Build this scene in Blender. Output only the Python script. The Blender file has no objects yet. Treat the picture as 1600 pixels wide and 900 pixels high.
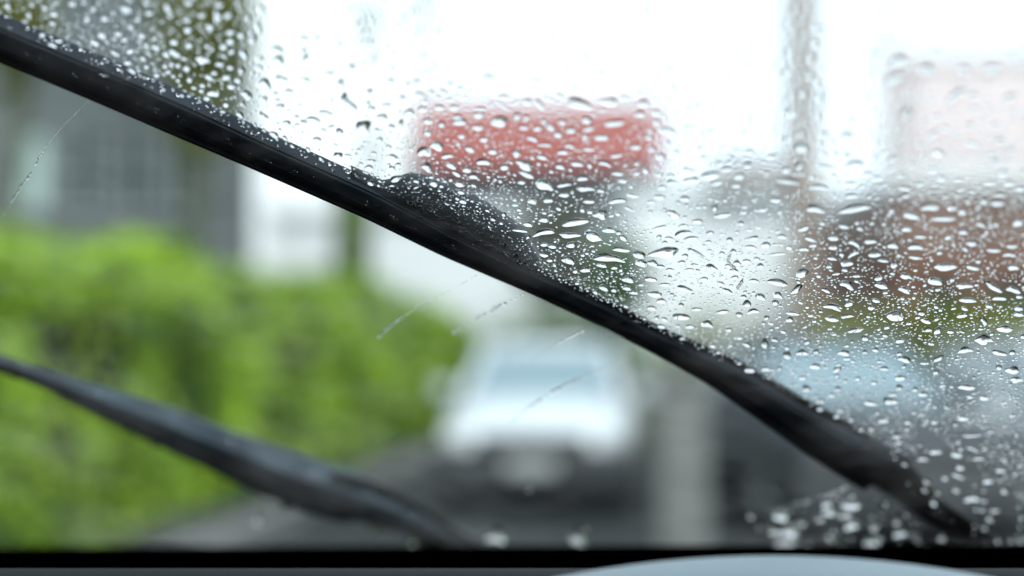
import bpy, bmesh, math, random
import numpy as np
from mathutils import Vector, Matrix

random.seed(7)
rng = np.random.default_rng(7)
SC = bpy.context.scene
COL = SC.collection
R = math.radians

# ------------------------------------------------------------------ camera
FPX = 2222.0                      # focal length in photo pixels (50 mm on 36 mm)
PITCH = R(3.1)
CAM = Vector((0.0, 0.0, 1.25))    # the driver's eye
cam_d = bpy.data.cameras.new('camera')
cam = bpy.data.objects.new('camera', cam_d)
COL.objects.link(cam)
cam.location = CAM
cam.rotation_euler = (R(90) + PITCH, 0, 0)
cam_d.lens = 50.0
cam_d.sensor_width = 36.0
cam_d.clip_start = 0.02
cam_d.clip_end = 3000
cam_d.dof.use_dof = True
cam_d.dof.focus_distance = 0.70
cam_d.dof.aperture_fstop = 2.3
SC.camera = cam
RT = Vector((1, 0, 0))
FW = Vector((0, math.cos(PITCH), math.sin(PITCH)))
UP = Vector((0, -math.sin(PITCH), math.cos(PITCH)))

# ------------------------------------------------------------------ sky, sun, exposure
SUN_EL, SUN_AZ = R(50), R(160)    # behind the driver, veiled by the overcast
w = bpy.data.worlds.new('World')
SC.world = w
w.use_nodes = True
nt = w.node_tree
nt.nodes.clear()
o_ = nt.nodes.new('ShaderNodeOutputWorld')
bg = nt.nodes.new('ShaderNodeBackground')
sky = nt.nodes.new('ShaderNodeTexSky')
sky.sky_type = 'NISHITA'
sky.sun_disc = False
sky.sun_elevation = SUN_EL
sky.sun_rotation = SUN_AZ
sky.air_density = 1.0
sky.dust_density = 6.0
sky.ozone_density = 1.0
hs = nt.nodes.new('ShaderNodeHueSaturation')
hs.inputs['Saturation'].default_value = 0.22
ov = nt.nodes.new('ShaderNodeMix')       # overcast: an even cloud layer over most of the sky
ov.data_type = 'RGBA'
ov.inputs['Factor'].default_value = 0.6
ov.inputs['B'].default_value = (11.5, 12.8, 13.8, 1)
nt.links.new(sky.outputs['Color'], hs.inputs['Color'])
nt.links.new(hs.outputs['Color'], ov.inputs['A'])
nt.links.new(ov.outputs['Result'], bg.inputs['Color'])
bg.inputs['Strength'].default_value = 0.073
nt.links.new(bg.outputs['Background'], o_.inputs['Surface'])

sun_d = bpy.data.lights.new('sun', 'SUN')
sun_d.energy = 1.5
sun_d.angle = R(35)
sun_d.color = (1.0, 0.95, 0.9)
sun = bpy.data.objects.new('sun', sun_d)
COL.objects.link(sun)
sd = Vector((math.sin(SUN_AZ) * math.cos(SUN_EL), math.cos(SUN_AZ) * math.cos(SUN_EL), math.sin(SUN_EL)))
sun.rotation_euler = sd.to_track_quat('Z', 'Y').to_euler()

vs_ = SC.view_settings
vs_.view_transform = 'Standard'
vs_.look = 'None'
vs_.exposure = 1.2
vs_.gamma = 1.0
cy = SC.cycles
cy.use_denoising = True
cy.denoiser = 'OPENIMAGEDENOISE'
cy.max_bounces = 14
cy.transmission_bounces = 12
cy.transparent_max_bounces = 24
cy.diffuse_bounces = 3
cy.glossy_bounces = 4
cy.caustics_reflective = False
cy.caustics_refractive = False
cy.sample_clamp_indirect = 8.0

# ------------------------------------------------------------------ helpers
def W(px, py, d):
    """Point seen at photo pixel (px, py) at ground distance d ahead of the driver."""
    v = RT * ((px - 800) / FPX) + UP * (-(py - 450) / FPX) + FW
    return CAM + v * (d / v.y)

def X(px, d): return (px - 800) / FPX * d
def Z(py, d): return W(800, py, d).z

# the raked windscreen plane (n.p = 1 in eye coordinates), measured from where the drops are sharp
NX, NY, NZ = 0.44, 2.15, 1.351
_n = math.sqrt(NX * NX + NY * NY + NZ * NZ)
GN = (RT * NX + UP * NY + FW * NZ) / _n       # outward normal of the glass
GD = 1.0 / _n
GU = (RT - GN * RT.dot(GN)).normalized()      # across the glass
GV = GU.cross(GN).normalized()                # up the glass

def G(px, py, h=0.0):
    """Point on the glass (h metres outside its outer face) that is seen at pixel (px, py)."""
    v = RT * ((px - 800) / FPX) + UP * (-(py - 450) / FPX) + FW
    return CAM + v * ((GD + h) / v.dot(GN))

GO = G(800, 450)
def uv(p):
    q = p - GO
    return q.dot(GU), q.dot(GV)
def gp(u, v, h=0.0):
    return GO + GU * u + GV * v + GN * h

def link(ob, parent=None):
    COL.objects.link(ob)
    if parent is not None:
        ob.parent = parent
    return ob

def tag(o, label=None, cat=None, group=None, kind=None):
    if label: o['label'] = label
    if cat: o['category'] = cat
    if group: o['group'] = group
    if kind: o['kind'] = kind
    return o

def empty(name, loc, rz=0.0):
    o = bpy.data.objects.new(name, None)
    o.location = loc
    o.rotation_euler = (0, 0, rz)
    o.empty_display_size = 0.1
    return link(o)

def mesh_obj(name, verts, faces, mat, parent=None, smooth=False, flat=()):
    me = bpy.data.meshes.new(name)
    me.from_pydata([tuple(v) for v in verts], [], faces)
    me.update()
    if smooth:
        fl = np.ones(len(me.polygons), dtype=bool)
        for i in flat: fl[i] = False
        me.polygons.foreach_set('use_smooth', fl)
    me.materials.append(mat)
    return link(bpy.data.objects.new(name, me), parent)

def bm_obj(name, bm, mat, parent=None, smooth=False):
    me = bpy.data.meshes.new(name)
    bmesh.ops.recalc_face_normals(bm, faces=bm.faces[:])
    bm.to_mesh(me)
    bm.free()
    if smooth:
        me.polygons.foreach_set('use_smooth', [True] * len(me.polygons))
    me.materials.append(mat)
    return link(bpy.data.objects.new(name, me), parent)

def add_box(bm, c, s, bevel=0.0, rot=None):
    r = bmesh.ops.create_cube(bm, size=1.0)
    vs = r['verts']
    for v in vs:
        v.co = Vector((v.co.x * s[0], v.co.y * s[1], v.co.z * s[2]))
    if bevel > 0:
        es = list({e for v in vs for e in v.link_edges})
        rb = bmesh.ops.bevel(bm, geom=es, offset=bevel, segments=2, affect='EDGES', profile=0.6)
        vs = list({v for f in rb['faces'] for v in f.verts} | {v for v in vs if v.is_valid})
    for v in vs:
        if rot is not None: v.co = rot @ v.co
        v.co += Vector(c)

def add_bar(bm, a, b, r0, r1, seg=8):
    a, b = Vector(a), Vector(b)
    d = (b - a)
    q = d.to_track_quat('Z', 'Y')
    ring = []
    for p, r in ((a, r0), (b, r1)):
        ring.append([bm.verts.new(p + q @ Vector((r * math.cos(2 * math.pi * k / seg), r * math.sin(2 * math.pi * k / seg), 0))) for k in range(seg)])
    for k in range(seg):
        bm.faces.new((ring[0][k], ring[0][(k + 1) % seg], ring[1][(k + 1) % seg], ring[1][k]))
    bm.faces.new(ring[0][::-1])
    bm.faces.new(ring[1])

def loft(rings, closed_ends=True):
    """verts, faces of a tube through equal-length rings."""
    n = len(rings[0])
    vs = [p for r in rings for p in r]
    fs = []
    for i in range(len(rings) - 1):
        for k in range(n):
            fs.append((i * n + k, i * n + (k + 1) % n, (i + 1) * n + (k + 1) % n, (i + 1) * n + k))
    if closed_ends:
        fs.append(tuple(range(n - 1, -1, -1)))
        fs.append(tuple((len(rings) - 1) * n + k for k in range(n)))
    return vs, fs

def copy_tree(o, parent=None):
    c = o.copy()
    COL.objects.link(c)
    c.parent = parent
    for ch in list(o.children):
        copy_tree(ch, c)
    return c

# ------------------------------------------------------------------ materials
def mat(name, col, rough=0.6, metal=0.0, spec=0.5, coat=0.0, noise=0.0, nscale=6.0, bump=0.0, col2=None, trans=0.0, stretch=None, objco=True):
    m = bpy.data.materials.new(name)
    m.use_nodes = True
    t = m.node_tree
    p = t.nodes['Principled BSDF']
    p.inputs['Base Color'].default_value = (*col, 1)
    p.inputs['Roughness'].default_value = rough
    p.inputs['Metallic'].default_value = metal
    p.inputs['Specular IOR Level'].default_value = spec
    p.inputs['Coat Weight'].default_value = coat
    p.inputs['Coat Roughness'].default_value = 0.05
    if noise > 0 or bump > 0 or col2:
        tc = t.nodes.new('ShaderNodeTexCoord')
        mp = t.nodes.new('ShaderNodeMapping')
        if stretch: mp.inputs['Scale'].default_value = stretch
        nz = t.nodes.new('ShaderNodeTexNoise')
        nz.inputs['Scale'].default_value = nscale
        nz.inputs['Detail'].default_value = 5
        t.links.new(tc.outputs['Object'], mp.inputs['Vector'])
        t.links.new(mp.outputs['Vector'], nz.inputs['Vector'])
        cr = t.nodes.new('ShaderNodeValToRGB')
        c2 = col2 if col2 else tuple(c * (1 - noise) for c in col)
        cr.color_ramp.elements[0].position = 0.35
        cr.color_ramp.elements[1].position = 0.65
        cr.color_ramp.elements[0].color = (*c2, 1)
        cr.color_ramp.elements[1].color = (*col, 1)
        t.links.new(nz.outputs['Fac'], cr.inputs['Fac'])
        t.links.new(cr.outputs['Color'], p.inputs['Base Color'])
        if bump > 0:
            b = t.nodes.new('ShaderNodeBump')
            b.inputs['Strength'].default_value = bump
            b.inputs['Distance'].default_value = 0.02
            t.links.new(nz.outputs['Fac'], b.inputs['Height'])
            t.links.new(b.outputs['Normal'], p.inputs['Normal'])
    return m

def leaf_mat(name, c_new, c_old, scale):
    m = bpy.data.materials.new(name)
    m.use_nodes = True
    t = m.node_tree
    p = t.nodes['Principled BSDF']
    p.inputs['Roughness'].default_value = 0.65
    p.inputs['Specular IOR Level'].default_value = 0.2
    geo = t.nodes.new('ShaderNodeNewGeometry')
    nz = t.nodes.new('ShaderNodeTexNoise')
    nz.inputs['Scale'].default_value = scale
    nz.inputs['Detail'].default_value = 3
    t.links.new(geo.outputs['Position'], nz.inputs['Vector'])
    ad = t.nodes.new('ShaderNodeMath'); ad.operation = 'ADD'
    mu = t.nodes.new('ShaderNodeMath'); mu.operation = 'MULTIPLY_ADD'
    mu.inputs[1].default_value = 0.3; mu.inputs[2].default_value = -0.15
    t.links.new(geo.outputs['Random Per Island'], mu.inputs[0])
    t.links.new(nz.outputs['Fac'], ad.inputs[0])
    t.links.new(mu.outputs[0], ad.inputs[1])
    cr = t.nodes.new('ShaderNodeValToRGB')
    cr.color_ramp.elements[0].position = 0.36
    cr.color_ramp.elements[1].position = 0.62
    cr.color_ramp.elements[0].color = (*c_old, 1)
    cr.color_ramp.elements[1].color = (*c_new, 1)
    t.links.new(ad.outputs[0], cr.inputs['Fac'])
    t.links.new(cr.outputs['Color'], p.inputs['Base Color'])
    tr = t.nodes.new('ShaderNodeBsdfTranslucent')
    t.links.new(cr.outputs['Color'], tr.inputs['Color'])
    mx = t.nodes.new('ShaderNodeMixShader')
    mx.inputs['Fac'].default_value = 0.35
    t.links.new(p.outputs['BSDF'], mx.inputs[1])
    t.links.new(tr.outputs['BSDF'], mx.inputs[2])
    t.links.new(mx.outputs['Shader'], t.nodes['Material Output'].inputs['Surface'])
    return m

M = {}
M['asphalt'] = mat('wet_asphalt', (0.032, 0.036, 0.038), rough=0.7, spec=0.04, noise=0.3, nscale=2.0, bump=0.15)
M['paving'] = mat('wet_paving', (0.05, 0.055, 0.057), rough=0.9, spec=0.0, noise=0.25, nscale=3.0)
M['kerb'] = mat('kerb_stone', (0.20, 0.20, 0.195), rough=0.7, spec=0.1, noise=0.2)
M['soil'] = mat('wet_soil', (0.05, 0.045, 0.03), rough=0.8, noise=0.4)
M['lawn'] = mat('lawn_green', (0.07, 0.11, 0.03), rough=0.8, noise=0.4, nscale=4)
M['hedge_leaf'] = leaf_mat('hedge_leaf', (0.43, 0.63, 0.058), (0.05, 0.125, 0.024), 1.2)
M['hedge_core'] = mat('hedge_twig', (0.015, 0.024, 0.009), rough=0.9, noise=0.4)
M['tree_leaf'] = leaf_mat('tree_leaf', (0.21, 0.23, 0.018), (0.12, 0.14, 0.016), 0.9)
M['shrub_leaf'] = leaf_mat('shrub_leaf', (0.11, 0.22, 0.05), (0.055, 0.12, 0.03), 1.0)
M['lime_leaf'] = leaf_mat('lime_leaf', (0.23, 0.26, 0.02), (0.13, 0.16, 0.02), 1.0)
M['dark_leaf'] = leaf_mat('dark_leaf', (0.075, 0.075, 0.03), (0.03, 0.04, 0.018), 1.0)
M['bark'] = mat('mossy_bark', (0.07, 0.09, 0.04), rough=0.9, col2=(0.04, 0.05, 0.025), nscale=5, bump=0.5, stretch=(1, 1, 0.25))
M['moss'] = mat('dark_mossy_bark', (0.06, 0.095, 0.028), rough=1.0, spec=0.1, col2=(0.045, 0.07, 0.02), nscale=5)
M['pole_wood'] = mat('pole_wood', (0.25, 0.19, 0.155), rough=0.85, spec=0.2, col2=(0.17, 0.125, 0.10), nscale=6, stretch=(1, 1, 0.1))
M['pole_pale'] = mat('weathered_pole', (0.60, 0.50, 0.46), rough=0.9, noise=0.2)
M['grey_wall'] = mat('grey_render', (0.088, 0.105, 0.106), rough=0.8, noise=0.2, nscale=0.8)
M['pale_wall'] = mat('pale_render', (0.86, 0.89, 0.90), rough=0.75, noise=0.1, nscale=0.6)
M['white_wall'] = mat('white_render', (0.60, 0.63, 0.65), rough=0.75, noise=0.04, nscale=0.8)
M['mid_wall'] = mat('mid_grey_render', (0.70, 0.73, 0.74), rough=0.75, noise=0.1, nscale=0.7)
M['pink_wall'] = mat('pinkish_render', (0.64, 0.53, 0.52), rough=0.8, noise=0.12, nscale=0.6)
M['brown_wall'] = mat('brown_brick', (0.165, 0.085, 0.055), rough=0.8, spec=0.2, col2=(0.10, 0.054, 0.038), nscale=1.2)
M['red_roof'] = mat('red_tile', (0.32, 0.105, 0.092), rough=0.75, spec=0.2, col2=(0.29, 0.08, 0.07), nscale=2.0)
M['brown_roof'] = mat('brown_tile', (0.075, 0.05, 0.035), rough=0.75, noise=0.35, nscale=2)
M['dark_roof'] = mat('dark_soffit', (0.03, 0.03, 0.032), rough=0.7)
M['roof_grey'] = mat('roof_felt', (0.12, 0.12, 0.12), rough=0.8, noise=0.3)
M['frame_grey'] = mat('window_frame_grey', (0.2, 0.22, 0.22), rough=0.5)
M['frame_white'] = mat('window_frame_white', (0.7, 0.72, 0.72), rough=0.5)
M['pane'] = mat('window_pane', (0.012, 0.028, 0.030), rough=0.08, spec=0.25)
M['lit_pane'] = mat('bright_pane', (0.33, 0.46, 0.43), rough=0.6)  # brightness of a lit window put into the pane's pale teal
M['pale_pane'] = mat('curtained_pane', (0.5, 0.45, 0.45), rough=0.2)
M['door'] = mat('door_paint', (0.08, 0.1, 0.1), rough=0.5)
M['concrete'] = mat('wet_concrete', (0.15, 0.158, 0.148), rough=0.6, noise=0.25, nscale=5, bump=0.2)
M['paint_white'] = mat('white_car_paint', (0.44, 0.475, 0.505), rough=0.35, coat=0.15)
M['paint_dark'] = mat('dark_car_paint', (0.016, 0.021, 0.025), rough=0.5, coat=0.0, spec=0.25)
M['paint_silver'] = mat('silver_car_paint', (0.42, 0.45, 0.47), rough=0.3, metal=0.6, coat=0.8)
M['car_glass'] = mat('car_glass', (0.14, 0.20, 0.23), rough=0.05, spec=0.5)
M['car_trim'] = mat('black_car_plastic', (0.022, 0.025, 0.028), rough=0.45)
M['tyre'] = mat('tyre_rubber', (0.018, 0.018, 0.018), rough=0.85)
M['rim'] = mat('alloy_rim', (0.45, 0.46, 0.47), rough=0.3, metal=0.9)
M['lamp'] = mat('headlamp_glass', (0.62, 0.66, 0.68), rough=0.1, coat=1.0)
M['lamp_smoked'] = mat('smoked_headlamp', (0.07, 0.08, 0.085), rough=0.3, spec=0.3)
M['plate'] = mat('number_plate_white', (0.36, 0.38, 0.37), rough=0.4)
M['rubber'] = mat('wiper_rubber', (0.005, 0.0065, 0.0085), rough=0.55, noise=0.3, nscale=60, bump=0.06, spec=0.1)
M['blade_plastic'] = mat('wiper_plastic', (0.022, 0.030, 0.038), rough=0.5, col2=(0.0055, 0.0085, 0.0115), nscale=22, bump=0.10, spec=0.04, stretch=(1, 1, 1))
M['spoiler'] = mat('wiper_spoiler_plastic', (0.016, 0.022, 0.031), rough=0.5, col2=(0.008, 0.011, 0.0155), nscale=30, bump=0.15, spec=0.06)
M['blade_sheen'] = mat('wet_sheen_plastic', (0.036, 0.052, 0.064), rough=0.45, col2=(0.014, 0.02, 0.027), nscale=25, bump=0.1, spec=0.06)  # lighter tone stands in for sky sheen on the wet upper strip
M['arm_metal'] = mat('wiper_arm_paint', (0.005, 0.005, 0.006), rough=0.5, noise=0.3, nscale=40, bump=0.06, spec=0.1)
M['adapter'] = mat('wiper_adapter_plastic', (0.009, 0.0125, 0.017), rough=0.3, col2=(0.004, 0.0055, 0.0075), nscale=40, bump=0.15, spec=0.12)
M['dash'] = mat('dash_plastic', (0.0045, 0.0065, 0.008), rough=0.7, spec=0.1, noise=0.2, nscale=200, bump=0.1)
M['dash_black'] = mat('dash_black', (0.0008, 0.0008, 0.0008), rough=0.9, spec=0.0)
M['hood'] = mat('hood_plastic', (0.20, 0.265, 0.305), rough=0.5, noise=0.04, nscale=300)
M['liner'] = mat('headliner', (0.30, 0.30, 0.30), rough=0.9)
M['own_paint'] = mat('own_car_paint', (0.012, 0.013, 0.015), rough=0.5, spec=0.2)

# water: clear glass with the index of water
m = bpy.data.materials.new('water_drop')
m.use_nodes = True
t = m.node_tree
t.nodes.clear()
oo = t.nodes.new('ShaderNodeOutputMaterial')
gl = t.nodes.new('ShaderNodeBsdfGlass')
gl.inputs['IOR'].default_value = 1.333
gl.inputs['Roughness'].default_value = 0.0
gl.inputs['Color'].default_value = (1, 1, 1, 1)
t.links.new(gl.outputs['BSDF'], oo.inputs['Surface'])
M['water'] = m

# the pane: thin tinted glass, a weak reflection, and a faint uneven film of grime left by the blades
m = bpy.data.materials.new('windscreen_glass')
m.use_nodes = True
t = m.node_tree
t.nodes.clear()
oo = t.nodes.new('ShaderNodeOutputMaterial')
tp = t.nodes.new('ShaderNodeBsdfTransparent')
tp.inputs['Color'].default_value = (0.87, 0.95, 0.96, 1)
gs = t.nodes.new('ShaderNodeBsdfGlossy')
gs.inputs['Roughness'].default_value = 0.02
fr = t.nodes.new('ShaderNodeFresnel')
fr.inputs['IOR'].default_value = 1.45
mg = t.nodes.new('ShaderNodeMixShader')
mn = t.nodes.new('ShaderNodeMath'); mn.operation = 'MINIMUM'; mn.inputs[1].default_value = 0.012
t.links.new(fr.outputs['Fac'], mn.inputs[0])
t.links.new(mn.outputs[0], mg.inputs['Fac'])
t.links.new(tp.outputs['BSDF'], mg.inputs[1])
t.links.new(gs.outputs['BSDF'], mg.inputs[2])
tl = t.nodes.new('ShaderNodeBsdfTranslucent')
tl.inputs['Color'].default_value = (0.8, 0.85, 0.86, 1)
tc = t.nodes.new('ShaderNodeTexCoord')
mp = t.nodes.new('ShaderNodeMapping')
mp.vector_type = 'TEXTURE'
mp.inputs['Rotation'].default_value = (0, 0, R(-24))
mp.inputs['Scale'].default_value = (1 / 5, 1 / 8, 1 / 8)
nz = t.nodes.new('ShaderNodeTexNoise')
nz.inputs['Scale'].default_value = 3.0
nz.inputs['Detail'].default_value = 8
nz.inputs['Roughness'].default_value = 0.65
nz2 = t.nodes.new('ShaderNodeTexNoise')
nz2.inputs['Scale'].default_value = 9.0
nz2.inputs['Detail'].default_value = 6
t.links.new(tc.outputs['Object'], mp.inputs['Vector'])
t.links.new(mp.outputs['Vector'], nz.inputs['Vector'])
t.links.new(tc.outputs['Object'], nz2.inputs['Vector'])
mm = t.nodes.new('ShaderNodeMath'); mm.operation = 'MULTIPLY'
t.links.new(nz.outputs['Fac'], mm.inputs[0])
t.links.new(nz2.outputs['Fac'], mm.inputs[1])
mr = t.nodes.new('ShaderNodeMapRange')
mr.inputs['From Min'].default_value = 0.20
mr.inputs['From Max'].default_value = 0.40
mr.inputs['To Min'].default_value = 0.002
mr.inputs['To Max'].default_value = 0.042
t.links.new(mm.outputs[0], mr.inputs['Value'])
m2 = t.nodes.new('ShaderNodeMixShader')
t.links.new(mr.outputs['Result'], m2.inputs['Fac'])
t.links.new(mg.outputs['Shader'], m2.inputs[1])
t.links.new(tl.outputs['BSDF'], m2.inputs[2])
t.links.new(m2.outputs['Shader'], oo.inputs['Surface'])
M['pane_glass'] = m

m = bpy.data.materials.new('flare_mist_film')  # pale warm film stands in for the lens flare veil over fogged glass
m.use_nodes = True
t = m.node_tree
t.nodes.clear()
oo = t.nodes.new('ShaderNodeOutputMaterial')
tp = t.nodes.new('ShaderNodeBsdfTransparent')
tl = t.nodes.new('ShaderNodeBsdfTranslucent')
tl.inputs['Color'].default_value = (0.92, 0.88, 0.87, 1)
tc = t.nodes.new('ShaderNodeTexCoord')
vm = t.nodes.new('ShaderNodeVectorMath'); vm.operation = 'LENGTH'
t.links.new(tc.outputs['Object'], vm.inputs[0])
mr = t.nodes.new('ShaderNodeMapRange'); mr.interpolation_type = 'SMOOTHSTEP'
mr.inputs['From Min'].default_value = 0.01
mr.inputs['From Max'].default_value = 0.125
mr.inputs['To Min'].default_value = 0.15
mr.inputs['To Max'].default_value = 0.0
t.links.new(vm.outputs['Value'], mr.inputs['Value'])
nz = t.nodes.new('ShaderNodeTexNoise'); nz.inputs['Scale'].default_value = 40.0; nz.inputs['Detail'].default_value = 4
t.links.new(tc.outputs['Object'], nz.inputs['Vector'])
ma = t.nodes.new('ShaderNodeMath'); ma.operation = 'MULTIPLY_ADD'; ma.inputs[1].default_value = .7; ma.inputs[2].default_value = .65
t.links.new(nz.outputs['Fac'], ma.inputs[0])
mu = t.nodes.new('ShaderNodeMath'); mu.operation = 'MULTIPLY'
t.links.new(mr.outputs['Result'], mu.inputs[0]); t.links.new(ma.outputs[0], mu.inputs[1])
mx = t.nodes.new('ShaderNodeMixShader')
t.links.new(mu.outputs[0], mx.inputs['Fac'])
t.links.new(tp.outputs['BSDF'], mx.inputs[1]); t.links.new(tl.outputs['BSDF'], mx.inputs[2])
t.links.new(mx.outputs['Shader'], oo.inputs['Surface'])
M['flare_mist'] = m

# ------------------------------------------------------------------ ground
def sheet(name, pts, z, mt):
    o = mesh_obj(name, [(x, y, z) for x, y in pts], [tuple(range(len(pts)))], mt)
    return tag(o, kind='structure')

sheet('ground', [(-900, -60), (900, -60), (900, 1500), (-900, 1500)], 0.0, M['asphalt'])
HX = lambda y: -2.53 + 0.094 * (y - 10.7)          # hedge face line
# pavement strip and kerb between the hedge and the road
def strip(name, xa, xb, y0, y1, z0, z1, mt):
    vs, fs = [], []
    for y in (y0, y1):
        x0, x1 = HX(y) + xa, HX(y) + xb
        vs += [(x0, y, z0), (x1, y, z0), (x1, y, z1), (x0, y, z1)]
    fs = [(0, 1, 5, 4), (1, 2, 6, 5), (2, 3, 7, 6), (3, 0, 4, 7), (3, 2, 1, 0), (4, 5, 6, 7)]
    return tag(mesh_obj(name, vs, fs, mt), kind='structure')
strip('pavement', -0.55, 0.55, 2, 30, -0.05, 0.11, M['paving'])
for i in range(28):
    strip('kerb', 0.552, 0.68, 2 + i, 2.985 + i, -0.05, 0.118, M['kerb'])
sheet('lawn', [(3.4, 13.8), (14, 13.8), (14, 20), (3.4, 20)], 0.02, M['lawn'])
sheet('flower_bed', [(-1.2, 20.5), (3.3, 20.5), (3.3, 23.5), (-1.2, 23.5)], 0.02, M['soil'])

# ------------------------------------------------------------------ foliage
def leaf_cloud(centres, normals, size, jitter=0.7, aspect=0.6):
    """numpy quads: one leaf per centre, roughly facing its normal."""
    n = len(centres)
    nr = normals + rng.normal(0, jitter, (n, 3))
    nr /= np.linalg.norm(nr, axis=1, keepdims=True) + 1e-9
    a = np.cross(nr, rng.normal(0, 1, (n, 3)))
    a /= np.linalg.norm(a, axis=1, keepdims=True) + 1e-9
    b = np.cross(nr, a)
    s = size * rng.uniform(0.6, 1.3, (n, 1))
    q = np.stack([centres - a * s, centres - b * s * aspect + nr * s * .15, centres + a * s, centres + b * s * aspect + nr * s * .15], 1)
    return q.reshape(-1, 3)

def leaf_obj(name, verts, mt, parent):
    n = len(verts) // 4
    me = bpy.data.meshes.new(name)
    me.vertices.add(n * 4)
    me.vertices.foreach_set('co', verts.astype(np.float32).ravel())
    me.loops.add(n * 4)
    me.loops.foreach_set('vertex_index', np.arange(n * 4, dtype=np.int32))
    me.polygons.add(n)
    me.polygons.foreach_set('loop_start', np.arange(0, n * 4, 4, dtype=np.int32))
    me.update(calc_edges=True)
    me.validate()
    me.materials.append(mt)
    o = link(bpy.data.objects.new(name, me), parent)
    o['kind'] = 'stuff'
    return o

def bumps(p, k, seed):
    """cheap smooth 3-D noise in -1..1: a sum of sines"""
    r = np.random.default_rng(seed)
    v = np.zeros(len(p))
    for i in range(7):
        d = r.normal(0, 1, 3); d /= np.linalg.norm(d)
        f = k * r.uniform(0.6, 1.8)
        v += np.sin(p @ d * f + r.uniform(0, 6.28))
    return v / 3.5

# the long clipped hedge
hedge = empty('hedge', (HX(12) - 0.5, 12, 0))
tag(hedge, 'long bright green clipped hedge along the kerb on the left', 'hedge')
HT, HW = 2.0, 1.25
Y0, Y1 = 3.0, 29.5
def hedge_local(p):
    return p - np.array([HX(12) - 0.5, 12, 0])
nl = 80000
tt = rng.uniform(0, 1, nl)
ys = Y0 + (Y1 - Y0) * rng.uniform(0, 1, nl) ** 1.15
per = HT + HW + 0.5
s = rng.uniform(0, per, nl)
P = np.zeros((nl, 3)); Nn = np.zeros((nl, 3))
face = s < HT
top = (s >= HT) & (s < HT + HW)
back = s >= HT + HW
hx = -2.53 + 0.094 * (ys - 10.7)
P[:, 1] = ys
P[face, 0] = hx[face]; P[face, 2] = s[face]; Nn[face] = (1, -0.1, 0.15)
P[top, 0] = hx[top] - (s[top] - HT); P[top, 2] = HT; Nn[top] = (0, 0, 1)
P[back, 0] = hx[back] - HW; P[back, 2] = HT - (s[back] - HT - HW); Nn[back] = (-1, 0, 0)
ht_var = 0.05 * np.sin(ys * 1.3) + 0.05 * np.sin(ys * 2.9 + 1) + 0.03 * np.sin(ys * 0.6 + 2) + 0.05
rr = np.clip(P[:, 2] / HT, 0, 1)
ht_var += np.clip(.022 * (ys - 14), -.14, .14) - .06 * np.clip(ys - 26, 0, 4)
P[:, 2] += ht_var * rr ** 2
bp = .6 * bumps(P, 2.6, 3) + .6 * bumps(P, 6.0, 13)
P += Nn / np.linalg.norm(Nn, axis=1, keepdims=True) * (bp * 0.2 + rng.normal(0, 0.05, nl))[:, None]
# rounded shoulder
sh = np.clip((P[:, 2] - HT * 0.78) / (HT * 0.3), 0, 1)
P[:, 0] -= 0.22 * sh ** 2 * face
keep = ((bumps(P, 2.2, 41) > -0.42) | (P[:, 2] > HT * .8) | (rng.uniform(0, 1, nl) < .22)) & (bp > -0.7) & (P[:, 2] > 0.05)
leaf_obj('foliage', hedge_local(leaf_cloud(P[keep], Nn[keep], 0.045)), M['hedge_leaf'], hedge)
# the end of the hedge
ne = 2500
E = np.stack([HX(Y1) - HW * rng.uniform(0, 1, ne), np.full(ne, Y1) + rng.normal(0, .1, ne), HT * rng.uniform(0.03, 1, ne)], 1)
leaf_obj('foliage', hedge_local(leaf_cloud(E, np.tile((0.0, 1.0, 0.0), (ne, 1)), 0.05)), M['hedge_leaf'], hedge)
cv, cf = [], []
for i, y in enumerate(np.linspace(Y0, Y1, 44)):
    for (fx, fz) in ((-0.28, 0.0), (-0.26, 1.5), (-0.5, 1.78), (-1.0, 1.78), (-1.1, 0.0)):
        cv.append((HX(y) + fx - (HX(12) - 0.5) + random.uniform(-.05, .05), y - 12, max(0, fz + random.uniform(-.08, .08) * (fz > 0))))
cv, cf = loft([cv[i * 5:(i + 1) * 5] for i in range(44)])
mesh_obj('branches', cv, cf, M['hedge_core'], hedge)

def crown_pts(c, rad, n, seed, k=3.0, amp=0.28, holes=-0.5):
    r = np.random.default_rng(seed)
    d = r.normal(0, 1, (n, 3)); d /= np.linalg.norm(d, axis=1, keepdims=True)
    rad = np.array(rad)
    b = bumps(d * rad * 1.0 + np.array(c) * .1, k / max(rad.mean(), .3) * 1.2, seed)
    rr = (1 + amp * b) * (r.uniform(0, 1, n) ** 0.35)
    ok = b > holes
    return (np.array(c) + d * rad * rr[:, None])[ok], d[ok]

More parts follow.
